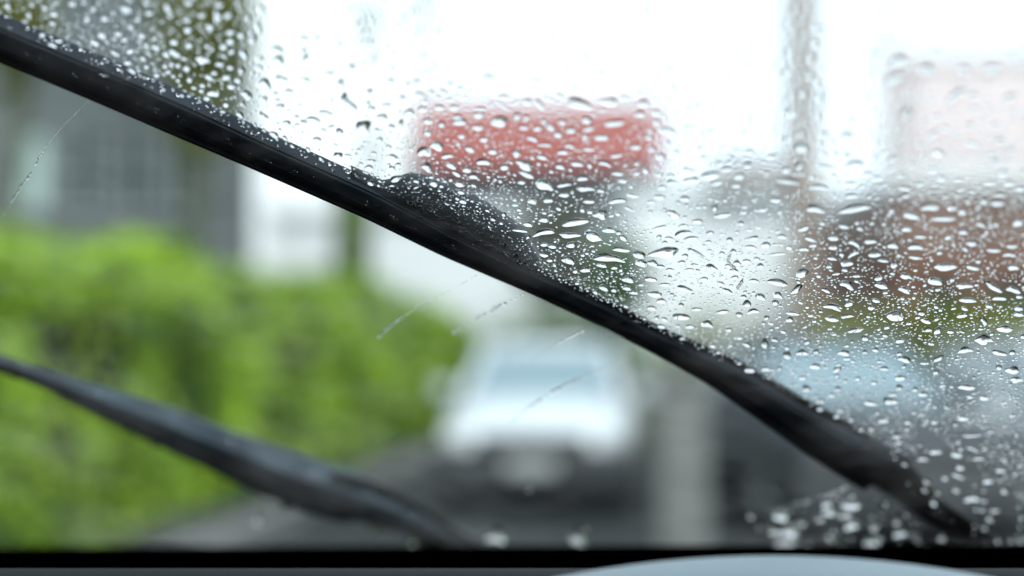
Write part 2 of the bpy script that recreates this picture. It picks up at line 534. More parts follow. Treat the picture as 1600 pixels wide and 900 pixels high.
def tree(name, label, base, crown, trunk_h, trunk_r, leafmat, n=3500, size=0.07, cat='tree', group=None, barkmat=None, seed=1, limbs=5, lean=(0, 0)):
    root = empty(name, base)
    tag(root, label, cat, group)
    (cz, rad) = crown
    bm = bmesh.new()
    pts = []
    for i in range(7):
        f = i / 6
        pts.append(Vector((lean[0] * f + 0.03 * math.sin(f * 5 + seed), lean[1] * f, trunk_h * f)))
    for i in range(6):
        add_bar(bm, pts[i], pts[i + 1], trunk_r * (1 - .5 * i / 6), trunk_r * (1 - .5 * (i + 1) / 6), 9)
    bm_obj('trunk', bm, barkmat or M['bark'], root, True)
    rnd = random.Random(seed)
    for i in range(limbs):
        a = i * 6.283 / limbs + rnd.uniform(-.4, .4)
        st = pts[3 + i % 3]
        e = Vector((lean[0] + rad[0] * .7 * math.cos(a), rad[1] * .7 * math.sin(a), cz + rad[2] * rnd.uniform(-.3, .6)))
        mid = (st + e) * .5 + Vector((0, 0, -.1))
        bm = bmesh.new()
        add_bar(bm, st, mid, trunk_r * .4, trunk_r * .28, 7)
        add_bar(bm, mid, e, trunk_r * .28, trunk_r * .1, 7)
        bm_obj('limb', bm, barkmat or M['bark'], root, True)
    p, d = crown_pts((lean[0], 0, cz), rad, n, seed)
    leaf_obj('crown', leaf_cloud(p, d, size, jitter=1.0), leafmat, root)
    return root

def shrub(name, label, base, rad, leafmat, n=1800, size=0.05, cat='shrub', group=None, seed=1):
    root = empty(name, base)
    tag(root, label, cat, group)
    rnd = random.Random(seed)
    for i in range(5):
        a = i * 1.2566 + rnd.uniform(-.3, .3)
        bm = bmesh.new()
        add_bar(bm, (0.06 * math.cos(a), .06 * math.sin(a), 0), (rad[0] * .5 * math.cos(a), rad[1] * .5 * math.sin(a), rad[2] * rnd.uniform(.9, 1.4)), .03, .012, 6)
        bm_obj('stem', bm, M['bark'], root)
    p, d = crown_pts((0, 0, rad[2]), rad, n, seed, amp=0.22)
    p[:, 2] = np.maximum(p[:, 2], 0.05)
    leaf_obj('foliage', leaf_cloud(p, d, size, jitter=0.9), leafmat, root)
    return root

# trees beyond the hedge
D = 16.0
tree('broadleaf_tree', 'olive tree with a tall narrow crown, right of the pair before the grey building', (X(300, D), D, 0),
     (6.0, (0.62, 0.6, 2.0)), 5.0, 0.10, M['tree_leaf'], n=5200, seed=4, group='trees before the grey building')
tree('broadleaf_tree', 'olive green tree cut by the left edge before the grey building', (X(20, D), D, 0),
     (6.2, (0.50, 0.5, 1.75)), 5.0, 0.09, M['tree_leaf'], n=4200, seed=9, group='trees before the grey building')
D = 25.0
mp_ = empty('mossy_post', (X(545, D), D, 0))
tag(mp_, 'tall thick mossy green post standing before the white house', 'post')
v_, f_ = loft([[Vector(((.36 - .007 * i) * math.cos(k * math.pi / 8) + .012 * i, (.36 - .007 * i) * math.sin(k * math.pi / 8), .71 * i)) for k in range(16)] for i in range(7)])
mesh_obj('shaft', v_, f_, M['moss'], mp_, True, (len(f_) - 1, len(f_) - 2))
bm = bmesh.new(); add_bar(bm, (.06, 0, 4.26), (.06, 0, 4.40), .38, .35, 14); bm_obj('cap', bm, M['moss'], mp_)

# shrubs in the middle distance
D = 22.0
shrub('shrub', 'green shrub behind the roof of the white car, left of the gate pillar', (X(850, D), D, 0), (1.15, .7, 1.2), M['shrub_leaf'], seed=21, n=2600, group='shrubs behind the parked cars')
shrub('shrub', 'yellow green shrub rising right of the gate pillar above the wiper', (X(1130, D), D, 0), (0.95, .6, 1.12), M['lime_leaf'], seed=22, n=2200, group='shrubs behind the parked cars')
shrub('shrub', 'green shrub behind the gate pillar', (X(1000, D + 1), D + 1, 0), (0.85, .6, 1.0), M['shrub_leaf'], seed=23, n=1900, group='shrubs behind the parked cars')
D = 25.0
tree('small_tree', 'small green tree before the pale low building', (X(965, D), D, 0), (2.8, (0.62, .6, .75)), 2.3, .06, M['shrub_leaf'], n=1700, seed=31, group='small trees before the pale buildings')
tree('small_tree', 'small dark olive tree below the corner of the red roof', (X(868, D), D, 0), (3.35, (0.75, .7, .95)), 2.7, .07, M['dark_leaf'], n=2400, seed=32, group='small trees before the pale buildings')

# low hedge on the right
lh = empty('low_hedge', (X(1480, 15), 15.2, 0))
tag(lh, 'low olive green clipped hedge before the brown building on the right', 'hedge')
nl = 9000
p = np.stack([rng.uniform(-1.45, 3.2, nl), rng.uniform(-.45, .45, nl), np.full(nl, 1.8)], 1)
nn = np.tile((0., 0., 1.), (nl, 1))
fr_ = rng.uniform(0, 1, nl) < .65
p[fr_, 2] = rng.uniform(.05, 1.8, fr_.sum()); p[fr_, 1] = -.45; nn[fr_] = (0, -1, .1)
p += nn * (bumps(p, 4, 8) * .1)[:, None]
leaf_obj('foliage', leaf_cloud(p, nn, .05), M['lime_leaf'], lh)
bm = bmesh.new(); add_box(bm, (.875, 0, .8), (4.4, .6, 1.6)); bm_obj('branches', bm, M['hedge_core'], lh)

# ------------------------------------------------------------------ buildings
def facade(bm, x0, x1, z0, z1, wins, depth, y=0.0):
    """front wall at y facing -y with real openings; wins = [(xa, xb, za, zb)]"""
    xs = sorted({x0, x1} | {a for w_ in wins for a in w_[:2]})
    zs = sorted({z0, z1} | {a for w_ in wins for a in w_[2:]})
    V = {}
    def vt(x, yy, z):
        k = (round(x, 4), round(yy, 4), round(z, 4))
        if k not in V: V[k] = bm.verts.new((x, yy, z))
        return V[k]
    def inside(xm, zm): return any(a < xm < b and c < zm < d for a, b, c, d in wins)
    for i in range(len(xs) - 1):
        for j in range(len(zs) - 1):
            if not inside((xs[i] + xs[i + 1]) / 2, (zs[j] + zs[j + 1]) / 2):
                bm.faces.new((vt(xs[i], y, zs[j]), vt(xs[i + 1], y, zs[j]), vt(xs[i + 1], y, zs[j + 1]), vt(xs[i], y, zs[j + 1])))
    for a, b, c, d in wins:
        q = [(a, c), (b, c), (b, d), (a, d)]
        for k in range(4):
            (xa, za), (xb, zb) = q[k], q[(k + 1) % 4]
            if any(abs(v - round(v, 4)) > 1e-3 for v in (xa, za)): pass
            va, vb = vt(xa, y, za), vt(xb, y, zb)
            bm.faces.new((va, vb, bm.verts.new((xb, y + .14, zb)), bm.verts.new((xa, y + .14, za))))
    # sides, back and top
    bm.faces.new([bm.verts.new(v) for v in ((x0, y, z0), (x0, y, z1), (x0, y + depth, z1), (x0, y + depth, z0))])
    bm.faces.new([bm.verts.new(v) for v in ((x1, y, z0), (x1, y, z1), (x1, y + depth, z1), (x1, y + depth, z0))])
    bm.faces.new([bm.verts.new(v) for v in ((x0, y + depth, z0), (x0, y + depth, z1), (x1, y + depth, z1), (x1, y + depth, z0))])
    bm.faces.new([bm.verts.new(v) for v in ((x0, y, z1), (x1, y, z1), (x1, y + depth, z1), (x0, y + depth, z1))])

def window(root, win, framemat, panemat, sill=True, mull=1):
    a, b, c, d = win
    bm = bmesh.new()
    t_ = .06
    add_box(bm, ((a + b) / 2, .1, c + t_ / 2), (b - a, .05, t_))
    add_box(bm, ((a + b) / 2, .1, d - t_ / 2), (b - a, .05, t_))
    add_box(bm, (a + t_ / 2, .1, (c + d) / 2), (t_, .05, d - c - 2 * t_))
    add_box(bm, (b - t_ / 2, .1, (c + d) / 2), (t_, .05, d - c - 2 * t_))
    for k in range(mull):
        add_box(bm, (a + (b - a) * (k + 1) / (mull + 1), .1, (c + d) / 2), (t_ * .8, .045, d - c - 2 * t_))
    f = bm_obj('window', bm, framemat, root)
    mesh_obj('pane', [(a, .12, c), (b, .12, c), (b, .12, d), (a, .12, d)], [(0, 1, 2, 3)], panemat, f)
    if sill:
        bm = bmesh.new(); add_box(bm, ((a + b) / 2, -.03, c - .04), (b - a + .2, .14, .07)); bm_obj('sill', bm, framemat, f)

def building(name, label, x0, x1, y, h, wins, wallmat, depth=7, framemat=None, pane_of=None, door=None, parapet=None, group=None):
    root = empty(name, ((x0 + x1) / 2, y, 0))
    tag(root, label, 'building', group)
    cx = (x0 + x1) / 2
    wl = [(a - cx, b - cx, c, d) for a, b, c, d in wins]
    op = list(wl)
    if door: op.append((door[0] - cx, door[1] - cx, 0.0, door[2]))
    bm = bmesh.new()
    facade(bm, x0 - cx, x1 - cx, 0.0, h, op, depth)
    me_ = bm_obj('wall', bm, wallmat, root)
    for i, w_ in enumerate(wl):
        window(root, w_, framemat or M['frame_grey'], (pane_of(i) if pane_of else M['pane']))
    if door:
        a, b, zt = door[0] - cx, door[1] - cx, door[2]
        bm = bmesh.new(); add_box(bm, ((a + b) / 2, .09, zt / 2), (b - a - .04, .05, zt - .02), .01); dd = bm_obj('door', bm, M['door'], root)
        bm = bmesh.new(); add_bar(bm, (b - .15, .06, 1.0), (b - .15, .0, 1.0), .02, .02); bm_obj('handle', bm, M['rim'], dd)
    if parapet:
        bm = bmesh.new(); add_box(bm, (0, depth / 2, h + .1), (x1 - x0 + .3, depth + .3, .2)); bm_obj('parapet', bm, parapet, root)
    return root

# grey building on the left
D = 26.0
x0, x1 = X(-130, D), X(394, D + 3.5)
wins = []
for z in (0.9, 4.1, 7.2):
    for px in (45, 130, 205, 278):
        wins.append((X(px - 28, D), X(px + 26, D), z, z + (1.25 if z != 4.1 else 1.5)))
i_lit = 4
building('grey_building', 'grey rendered building with rows of dark windows behind the hedge', x0, x1, D, 9.6, wins, M['grey_wall'],
         pane_of=lambda i: M['lit_pane'] if i in (4,) else M['pane'], parapet=M['roof_grey'], door=(X(-40, D), X(-5, D), 2.2), depth=3.5)
# tall pale building
D = 36.0
wins = [(X(px - 14, D), X(px + 14, D), z, z + 1.4) for z in (5.9, 9.3) for px in (575,)]
building('tall_pale_building', 'tall pale building between the grey building and the red roof', X(392, D), X(640, D), D, 11.8, wins, M['pale_wall'],
         framemat=M['frame_white'], parapet=M['white_wall'])
# white house
D = 31.0
building('white_house', 'low white house behind the hedge and the tall mossy post', X(420, D), X(835, D), D, Z(337, D),
         [(X(690, D), X(740, D), 0.9, 1.5)], M['white_wall'], framemat=M['frame_white'], parapet=M['white_wall'], door=(X(600, D), X(640, D), 2.0), depth=3.5)
# red roofed building
D = 35.0
x0, x1 = X(668, D), X(1018, D)
rb = building('red_roofed_building', 'building with a broad red roof band over a dark recess, at the centre', x0, x1, D, 6.0,
              [(X(px, D), X(px + 62, D), 5.02, 5.9) for px in (680, 765, 850, 935)] + [(X(px, D), X(px + 50, D), 1.0, 2.4) for px in (700, 800, 900)], M['mid_wall'], framemat=M['dark_roof'])
ra, rb_ = X(655, D) - (x0 + x1) / 2, X(1036, D) - (x0 + x1) / 2
zb, zt = Z(266, D), Z(166, D)
# mansard slope, tiled in rows
nrow, ncol = 9, 36
for r_ in range(nrow):
    bm = bmesh.new()
    for c_ in range(ncol):
        xa = ra + (rb_ - ra) * c_ / ncol; xb = ra + (rb_ - ra) * (c_ + 1) / ncol - .012
        f0, f1 = r_ / nrow, (r_ + 1) / nrow + .02
        ya, yb = -.55 + .5 * f0, -.55 + .5 * f1
        za, zb2 = zb + (zt - zb) * f0, zb + (zt - zb) * f1
        vs = [bm.verts.new(v) for v in ((xa, ya - .03, za), (xb, ya - .03, za), (xb, yb, zb2), (xa, yb, zb2), (xa, ya + .02, za), (xb, ya + .02, za))]
        bm.faces.new(vs[:4]); bm.faces.new((vs[0], vs[4], vs[5], vs[1]))
    o = bm_obj('tile_row', bm, M['red_roof'], rb)
bm = bmesh.new(); add_box(bm, ((ra + rb_) / 2, 3.4, (zb + zt) / 2 - .02), (rb_ - ra - .1, 6.9, zt - zb - .05)); bm_obj('roof', bm, M['red_roof'], rb)
bm = bmesh.new(); add_box(bm, ((ra + rb_) / 2, 3.2, zb - .06), (rb_ - ra, 7.4, .1)); bm_obj('soffit', bm, M['dark_roof'], rb)
bm = bmesh.new(); add_box(bm, ((ra + rb_) / 2, -.16, 5.4), (rb_ - ra - .5, .3, .98)); bm_obj('recess_shade', bm, M['dark_roof'], rb)  # dark box put in for the shaded recess under the eave
# pale low building with a brown roof
D = 28.0
x0, x1 = X(985, D), X(1412, D)
pb = building('pale_low_building', 'low pale grey building with a brown hipped roof at its left end', x0, x1, D, Z(303, D),
              [(X(px, D), X(px + 40, D), .9, 2.1) for px in (1060, 1180, 1300)], M['mid_wall'], framemat=M['frame_white'], parapet=M['mid_wall'])
cx = (x0 + x1) / 2
a, b = X(1095, D) - cx, X(1300, D) - cx
z0, z1 = Z(303, D) - .05, Z(228, D)
mesh_obj('roof', [(a, -.45, z0), (b, -.45, z0), (b, 5, z0), (a, 5, z0), (a + .7, 2, z1), (b - .7, 2, z1)],
         [(0, 1, 5, 4), (1, 2, 5), (2, 3, 4, 5), (3, 0, 4), (3, 2, 1, 0)], M['brown_roof'], pb)
# brown building on the right
D = 22.0
building('brown_building', 'dark brown brick building at the right edge', X(1402, D), X(1780, D), D, Z(292, D),
         [(X(px, D), X(px + 50, D), 1.2, 2.6) for px in (1450, 1560, 1670)], M['brown_wall'], framemat=M['dark_roof'], parapet=M['mid_wall'])
# far pinkish block
D = 42.0
building('pinkish_block', 'pale pinkish block rising behind the brown building', X(1428, D), X(1800, D), D, Z(95, D),
         [(X(px, D), X(px + 34, D), z, z + 1.6) for px in (1460, 1530, 1600, 1680) for z in (6.1,)], M['pink_wall'], framemat=M['frame_white'], pane_of=lambda i: M['pale_pane'], depth=2.0, parapet=M['pink_wall'])

# poles
def pole(px, d, r, h, label, mt):
    root = empty('utility_pole', (X(px, d), d, 0))
    tag(root, label, 'pole', 'wooden utility poles')
    v_, f_ = loft([[Vector((r * (1 - .04 * i) * math.cos(k * math.pi / 8), r * (1 - .04 * i) * math.sin(k * math.pi / 8), h * i / 6)) for k in range(16)] for i in range(7)])
    mesh_obj('shaft', v_, f_, mt, root, True, (len(f_) - 1, len(f_) - 2))
    bm = bmesh.new(); add_box(bm, (0, -r - .05, h - .6), (1.8, .1, .12)); bm_obj('crossarm', bm, mt, root)
pole(1258, 17, .20, 9.0, 'brown wooden utility pole rising behind the pale low building roof', M['pole_wood'])
pole(1392, 36, .20, 14.0, 'thin distant pale wooden pole beside the pinkish block', M['pole_pale'])

# concrete gate pillar
D = 8.6
gpil = empty('gate_pillar', (X(1064, D), D, 0))
tag(gpil, 'pale concrete gate pillar between the white car and the dark car', 'pillar')
wd = 76 / FPX * D
bm = bmesh.new(); add_box(bm, (0, 0, .57), (wd, wd, 1.14), .02); bm_obj('shaft', bm, M['concrete'], gpil)
bm = bmesh.new(); add_box(bm, (0, 0, 1.18), (wd + .06, wd + .06, .08), .02); bm_obj('cap', bm, M['concrete'], gpil)
bm = bmesh.new(); add_box(bm, (0, 0, .06), (wd + .08, wd + .08, .12), .015); bm_obj('base', bm, M['concrete'], gpil)

# ------------------------------------------------------------------ cars
def build_car(name, label, loc, rz, paint, group='cars parked along the road', lamp=None, plate=True):
    """car facing -y in its own axes"""
    root = empty(name, loc, rz)
    tag(root, label, 'car', group)
    st = [  # y, half width, sill z, belt z, crown z
        (-2.10, .62, .32, .58, .62), (-2.04, .74, .24, .68, .73), (-1.75, .82, .20, .76, .84), (-1.3, .85, .18, .84, .92),
        (-.85, .86, .18, .90, .98), (0, .86, .18, .92, .97), (1.0, .86, .18, .94, .99), (1.7, .84, .20, .96, 1.0), (2.0, .78, .26, .92, .96), (2.08, .66, .34, .84, .88)]
    rings = []
    for y, hw, zs_, zb_, zc in st:
        half = [(hw * .80, zs_), (hw * .96, zs_ + .08), (hw, zs_ + .3 * (zb_ - zs_) + .08), (hw * .985, zs_ + .75 * (zb_ - zs_)), (hw * .93, zb_), (hw * .6, zc - .01), (0.0, zc)]
        ring = [Vector((x, y, z)) for x, z in half] + [Vector((-x, y, z)) for x, z in reversed(half[:-1])]
        rings.append(ring)
    vs, fs = loft(rings)
    mesh_obj('body', vs, fs, paint, root, True)
    # greenhouse
    B = {'fl': (-.72, -.95, .94), 'fr': (.72, -.95, .94), 'rl': (-.72, 1.75, .98), 'rr': (.72, 1.75, .98)}
    T = {'fl': (-.56, -.25, 1.43), 'fr': (.56, -.25, 1.43), 'rl': (-.56, 1.25, 1.44), 'rr': (.56, 1.25, 1.44)}
    rr_ = []
    for y, z, hw in ((-.30, 1.415, .55), (-.1, 1.455, .585), (.5, 1.48, .60), (1.1, 1.465, .585), (1.32, 1.42, .54)):
        rr_.append([Vector(v) for v in ((-hw, y, z - .05), (-hw * .96, y, z - .01), (-hw * .5, y, z + .012), (hw * .5, y, z + .012), (hw * .96, y, z - .01), (hw, y, z - .05), (0, y, z - .06))])
    vs, fs = loft(rr_)
    mesh_obj('roof', vs, fs, paint, root, True)
    for k in ('fl', 'fr', 'rl', 'rr'):
        bm = bmesh.new(); add_bar(bm, B[k], T[k], .05, .042, 8); bm_obj('pillar', bm, paint, root, True)
    for s_ in (-1, 1):
        bm = bmesh.new(); add_bar(bm, (s_ * .74, .35, .95), (s_ * .575, .42, 1.43), .045, .04, 8); bm_obj('pillar', bm, paint, root, True)
    def pane(nm, q):
        c = sum((Vector(v) for v in q), Vector()) / 4
        mesh_obj(nm, q, [(0, 1, 2, 3)], M['car_glass'], root)
    pane('windscreen', (B['fl'], B['fr'], T['fr'], T['fl']))
    pane('rear_window', (B['rr'], B['rl'], T['rl'], T['rr']))
    for s_ in (-1, 1):
        pane('side_window', ((s_ * .725, -.9, .95), (s_ * .735, .33, .95), (s_ * .57, .4, 1.42), (s_ * .565, -.22, 1.42)))
        pane('side_window', ((s_ * .735, .37, .95), (s_ * .725, 1.7, .985), (s_ * .565, 1.22, 1.42), (s_ * .57, .44, 1.42)))
    for s_ in (-1, 1):
        bm = bmesh.new(); add_box(bm, (s_ * .60, -2.035, .655), (.30, .12, .13), .035, Matrix.Rotation(-s_ * .25, 3, 'Z')); bm_obj('headlight', bm, lamp or M['lamp'], root)
        bm = bmesh.new(); add_box(bm, (s_ * .60, 2.05, .78), (.3, .08, .16), .03); bm_obj('tail_light', bm, M['red_roof'], root)
        bm = bmesh.new(); add_box(bm, (s_ * .94, -.62, 1.02), (.2, .1, .14), .035); mi = bm_obj('mirror', bm, paint, root)
        bm = bmesh.new(); add_box(bm, (s_ * .82, -.62, .97), (.14, .04, .04)); bm_obj('stalk', bm, M['car_trim'], mi)
        for yy in (-.1, .95):
            bm = bmesh.new(); add_box(bm, (s_ * .862, yy, .80), (.025, .18, .03), .008); bm_obj('door_handle', bm, M['car_trim'], root)
    bm = bmesh.new()
    add_box(bm, (0, -2.10, .565), (.94, .05, .22), .02)
    for k in range(5): add_box(bm, (0, -2.128, .485 + .04 * k), (.90, .012, .012))
    bm_obj('grille', bm, M['car_trim'], root)
    bm = bmesh.new(); add_box(bm, (0, -2.07, .36), (1.70, .20, .38), .06); bm_obj('front_bumper', bm, M['car_trim'], root)
    bm = bmesh.new(); add_box(bm, (0, 2.08, .40), (1.4, .12, .26), .04); bm_obj('rear_bumper', bm, M['car_trim'], root)
    if plate:
        bm = bmesh.new(); add_box(bm, (0, -2.178, .42), (.42, .025, .12), .004); bm_obj('number_plate', bm, M['plate'], root)
    for y in (-1.32, 1.32):
        for s_ in (-1, 1):
            wr = bpy.data.objects.new('wheel', None); wr.location = (s_ * .76, y, .31); wr.empty_display_size = .1; link(wr, root)
            prof = [(-.10, .20), (-.105, .29), (-.07, .31), (.07, .31), (.105, .29), (.10, .20)]
            rg = [[Vector((x, r * math.cos(2 * math.pi * k / 28), r * math.sin(2 * math.pi * k / 28))) for k in range(28)] for x, r in prof]
            v_, f_ = loft(rg, False); mesh_obj('tyre', v_, f_, M['tyre'], wr, True)
            bm = bmesh.new()
            for k in range(7):
                a_ = k * 2 * math.pi / 7
                add_bar(bm, (s_ * .085, 0, 0), (s_ * .07, .19 * math.cos(a_), .19 * math.sin(a_)), .035, .028, 6)
            add_bar(bm, (s_ * .0, 0, 0), (s_ * .095, 0, 0), .06, .05, 10)
            add_bar(bm, (s_ * .02, 0, 0), (s_ * .04, 0, 0), .2, .2, 28)
            bm_obj('rim', bm, M['rim'], wr)
    return root

build_car('white_car', 'white car facing the driver on the road ahead, beside the end of the hedge', (X(864, 12.0), 14.0, 0), R(-5), M['paint_white'])
build_car('dark_car', 'dark car with a pale reflecting windscreen parked right of the gate pillar', (X(1290, 11.6), 11.7, 0), R(4), M['paint_dark'], lamp=M['lamp_smoked'], plate=False)
build_car('silver_car', 'silver grey car parked at the right edge beside the dark car', (X(1700, 11.2), 11.3, 0), R(4), M['paint_silver'])

# ------------------------------------------------------------------ own car: windscreen, body, dash
ws = empty('windscreen', GO)
tag(ws, 'raked car windscreen beaded with rain above the wiper and wiped clear below it', 'windscreen')
def wsl(p): return p - GO
ub, vb = [], []
GLASS = [(-.95, -.95), (.75, -.95), (.75, .50), (-.95, .50)]
nu, nv = 8, 6
pv, pf = [], []
for j in range(nv + 1):
    for i in range(nu + 1):
        pv.append(wsl(gp(-.95 + 1.7 * i / nu, -.95 + 1.45 * j / nv, -.0004)))
for j in range(nv):
    for i in range(nu):
        a = j * (nu + 1) + i
        pf.append((a, a + 1, a + nu + 2, a + nu + 1))
mesh_obj('pane', pv, pf, M['pane_glass'], ws)
# translucent sheet painting lens flare haze over fogged glass, up on the right
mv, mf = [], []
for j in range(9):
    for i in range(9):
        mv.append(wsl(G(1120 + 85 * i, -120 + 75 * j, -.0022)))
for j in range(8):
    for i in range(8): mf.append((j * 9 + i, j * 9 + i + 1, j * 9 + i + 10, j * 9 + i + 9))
flare_mist = mesh_obj('flare_mist_veil', mv, mf, M['flare_mist'], ws)
flare_mist.location = wsl(G(1540, 150)); 
for v in flare_mist.data.vertices: v.co -= flare_mist.location
# black ceramic border along the lower edge
def on_glass(px0, px1, pyf0, pyf1, h, n=12):
    v_, f_ = [], []
    for i in range(n + 1):
        x = px0 + (px1 - px0) * i / n
        v_ += [wsl(G(x, pyf0(x), h)), wsl(G(x, pyf1(x), h))]
    for i in range(n): f_.append((2 * i, 2 * i + 2, 2 * i + 3, 2 * i + 1))
    return v_, f_
v_, f_ = on_glass(-600, 2100, lambda x: 852, lambda x: 1000, -.003)
mesh_obj('black_border', v_, f_, M['dash_black'], ws)
bm = bmesh.new()
for (a, b) in ((0, 1), (1, 2), (2, 3), (3, 0)):
    add_bar(bm, wsl(gp(*GLASS[a])), wsl(gp(*GLASS[b])), .012, .012, 6)
bm_obj('seal', bm, M['rubber'], ws)

body = empty('car_body', (0, .9, 0))
tag(body, 'dark car round the windscreen, its roof and bonnet out of view', 'car')
def bl(p): return Vector(p) - Vector((0, .9, 0))
tl_, tr_ = gp(-.95, .505), gp(.75, .505)
rz = tl_.z
def slab(name, q, th, mt):
    q = [Vector(v) for v in q]
    n_ = (q[1] - q[0]).cross(q[2] - q[0]).normalized() * th
    vs = [bl(v) for v in q] + [bl(v + n_) for v in q]
    return mesh_obj(name, vs, [(3, 2, 1, 0), (4, 5, 6, 7), (0, 1, 5, 4), (1, 2, 6, 5), (2, 3, 7, 6), (3, 0, 4, 7)], mt, body)
zr = max(tl_.z, tr_.z) + .02
slab('roof', (tl_ + Vector((0, .0, .03)), tr_ + Vector((0, 0, .03)), Vector((.9, -1.6, zr)), Vector((-.95, -1.6, zr))), -.04, M['liner'])
bl_, br_ = gp(-.95, -.955), gp(.75, -.955)
for a, b in ((gp(-.97, .505, .0), gp(-.97, -.97, .0)), (gp(.77, .505, .0), gp(.77, -.97, .0))):
    bm = bmesh.new(); add_bar(bm, bl(a), bl(b), .04, .05, 10); bm_obj('pillar', bm, M['own_paint'], body, True)
for s_, p in ((-1, gp(-.95, .5)), (1, gp(.75, .5))):
    slab('door', ((p.x + s_ * .05, -1.5, .5), (p.x + s_ * .05, .9, .5), (p.x + s_ * .05, .9, 1.02), (p.x + s_ * .05, -1.5, 1.02)), .05, M['own_paint'])
# bonnet: curved sheet ahead of the glass, below the line of sight
rings = []
for i, y in enumerate(np.linspace(0, 1, 8)):
    row = []
    for k in range(11):
        f = k / 10
        x = -1.0 + 1.85 * f
        p0 = bl_.lerp(br_, f)
        yy = p0.y - .02 + y * 1.15
        z = p0.z - .03 - .02 * y - .03 * y * y - .10 * (abs(f - .5) * 2) ** 3 * y
        row.append(bl((p0.x * (1 + .05 * y), yy, z)))
    rings.append(row)
bv = [p for r in rings for p in r]
bf = [(i * 11 + k, i * 11 + k + 1, (i + 1) * 11 + k + 1, (i + 1) * 11 + k) for i in range(7) for k in range(10)]
mesh_obj('bonnet', bv, bf, M['own_paint'], body, True)

dash = empty('dashboard', (0, .7, .95))
tag(dash, 'dark dashboard top along the bottom edge, with a pale curved instrument hood', 'dashboard')
def dl(p): return Vector(p) - Vector((0, .7, .95))
# dash top: from the black gap back towards the driver
secs = []
for px in np.linspace(-700, 2300, 16):
    row = []
    for py, d in ((898, .80), (889, .72), (888, .66), (900, .60), (960, .56), (1150, .54), (1300, .60)):
        v = RT * ((px - 800) / FPX) + UP * (-(py - 450) / FPX) + FW
        row.append(dl(CAM + v * d))
    secs.append(row)
v_, f_ = loft(secs, True)
mesh_obj('dash_top', v_, f_, M['dash'], dash, True)
# deep black gap between dash and glass
gv = []
for px in np.linspace(-700, 2300, 10):
    g0 = G(px, 925, -.004)
    v = RT * ((px - 800) / FPX) + UP * (-(900 - 450) / FPX) + FW
    g1 = CAM + v * .80
    gv += [dl(g0), dl(Vector((g0.x, (g0.y + g1.y) / 2, min(g0.z, g1.z) - .03))), dl(g1 - Vector((0, 0, .012)))]
gf = []
for i in range(9):
    for k in range(2):
        gf.append((3 * i + k, 3 * i + 3 + k, 3 * i + 4 + k, 3 * i + 1 + k))
mesh_obj('demister_gap', gv, gf, M['dash_black'], dash)
# instrument hood: a shallow domed shell
hc = RT * 0 + CAM
d_h = .62
def hp(px, py, d):
    v = RT * ((px - 800) / FPX) + UP * (-(py - 450) / FPX) + FW
    return CAM + v * d
rings = []
for d, rise, spread in ((.64, 14, 1.0), (.625, 1, 1.0), (.60, 0, 1.03), (.57, 6, 1.08), (.54, 22, 1.14), (.51, 52, 1.2), (.50, 120, 1.24)):
    row = []
    for k in range(25):
        f = -1 + 2 * k / 24
        px = 1208 + 500 * spread * f
        yy = 868 + rise + 32 * (500 * f / 320) ** 2 * (1 if abs(f) < .8 else 1.0)
        row.append(dl(hp(px, yy, d)))
    rings.append(row)
hv = [p for r in rings for p in r]
hf = [(i * 25 + k, i * 25 + k + 1, (i + 1) * 25 + k + 1, (i + 1) * 25 + k) for i in range(len(rings) - 1) for k in range(24)]
mesh_obj('instrument_hood', hv, hf, M['hood'], dash, True)

# ------------------------------------------------------------------ wipers
def interp(pts, x):
    xs = [p[0] for p in pts]
    return tuple(np.interp(x, xs, [p[i] for p in pts]) for i in range(1, len(pts[0])))

def sweep(name, stations, prof, mt, parent, org, smooth=False, hscale=.78):
    """stations: [(lower pixel, upper pixel)] along a wiper; prof: [(q, h)] with q from lower (0) to upper (1) edge
    as seen, h = height above the glass as a share of the width on the glass."""
    rings = []
    for L, U in stations:
        wd_ = (G(*U) - G(*L)).length
        rings.append([G(L[0] + (U[0] - L[0]) * q, L[1] + (U[1] - L[1]) * q, h * wd_ * hscale) - org for q, h in prof])
    v_, f_ = loft(rings)
    o = mesh_obj(name, v_, f_, mt, parent, smooth)
    return o

def stations_from(lower, upper, n):
    """pair points of two pixel polylines by arc parameter along x"""
    out = []
    for i in range(n + 1):
        f = i / n
        xl = lower[0][0] + (lower[-1][0] - lower[0][0]) * f
        xu = upper[0][0] + (upper[-1][0] - upper[0][0]) * f
        out.append(((xl, interp(lower, xl)[0]), (xu, interp(upper, xu)[0])))
    return out

# main wiper
org = G(760, 420)
wp = empty('windscreen_wiper', org)
tag(wp, 'large black wiper lying diagonally across the windscreen, wet along its upper side', 'wiper', 'wipers of the car')
lower = [(-160, 28), (0, 98), (133, 153), (266, 210), (400, 267), (567, 340), (690, 400), (800, 447), (933, 507), (1020, 552), (1105, 600), (1200, 667), (1300, 737), (1350, 766)]
upper = [(-125, -38), (38, 36), (168, 90), (300, 147), (432, 212), (596, 287), (718, 356), (828, 412), (962, 472), (1055, 522), (1150, 560), (1250, 616), (1355, 672), (1432, 714)]
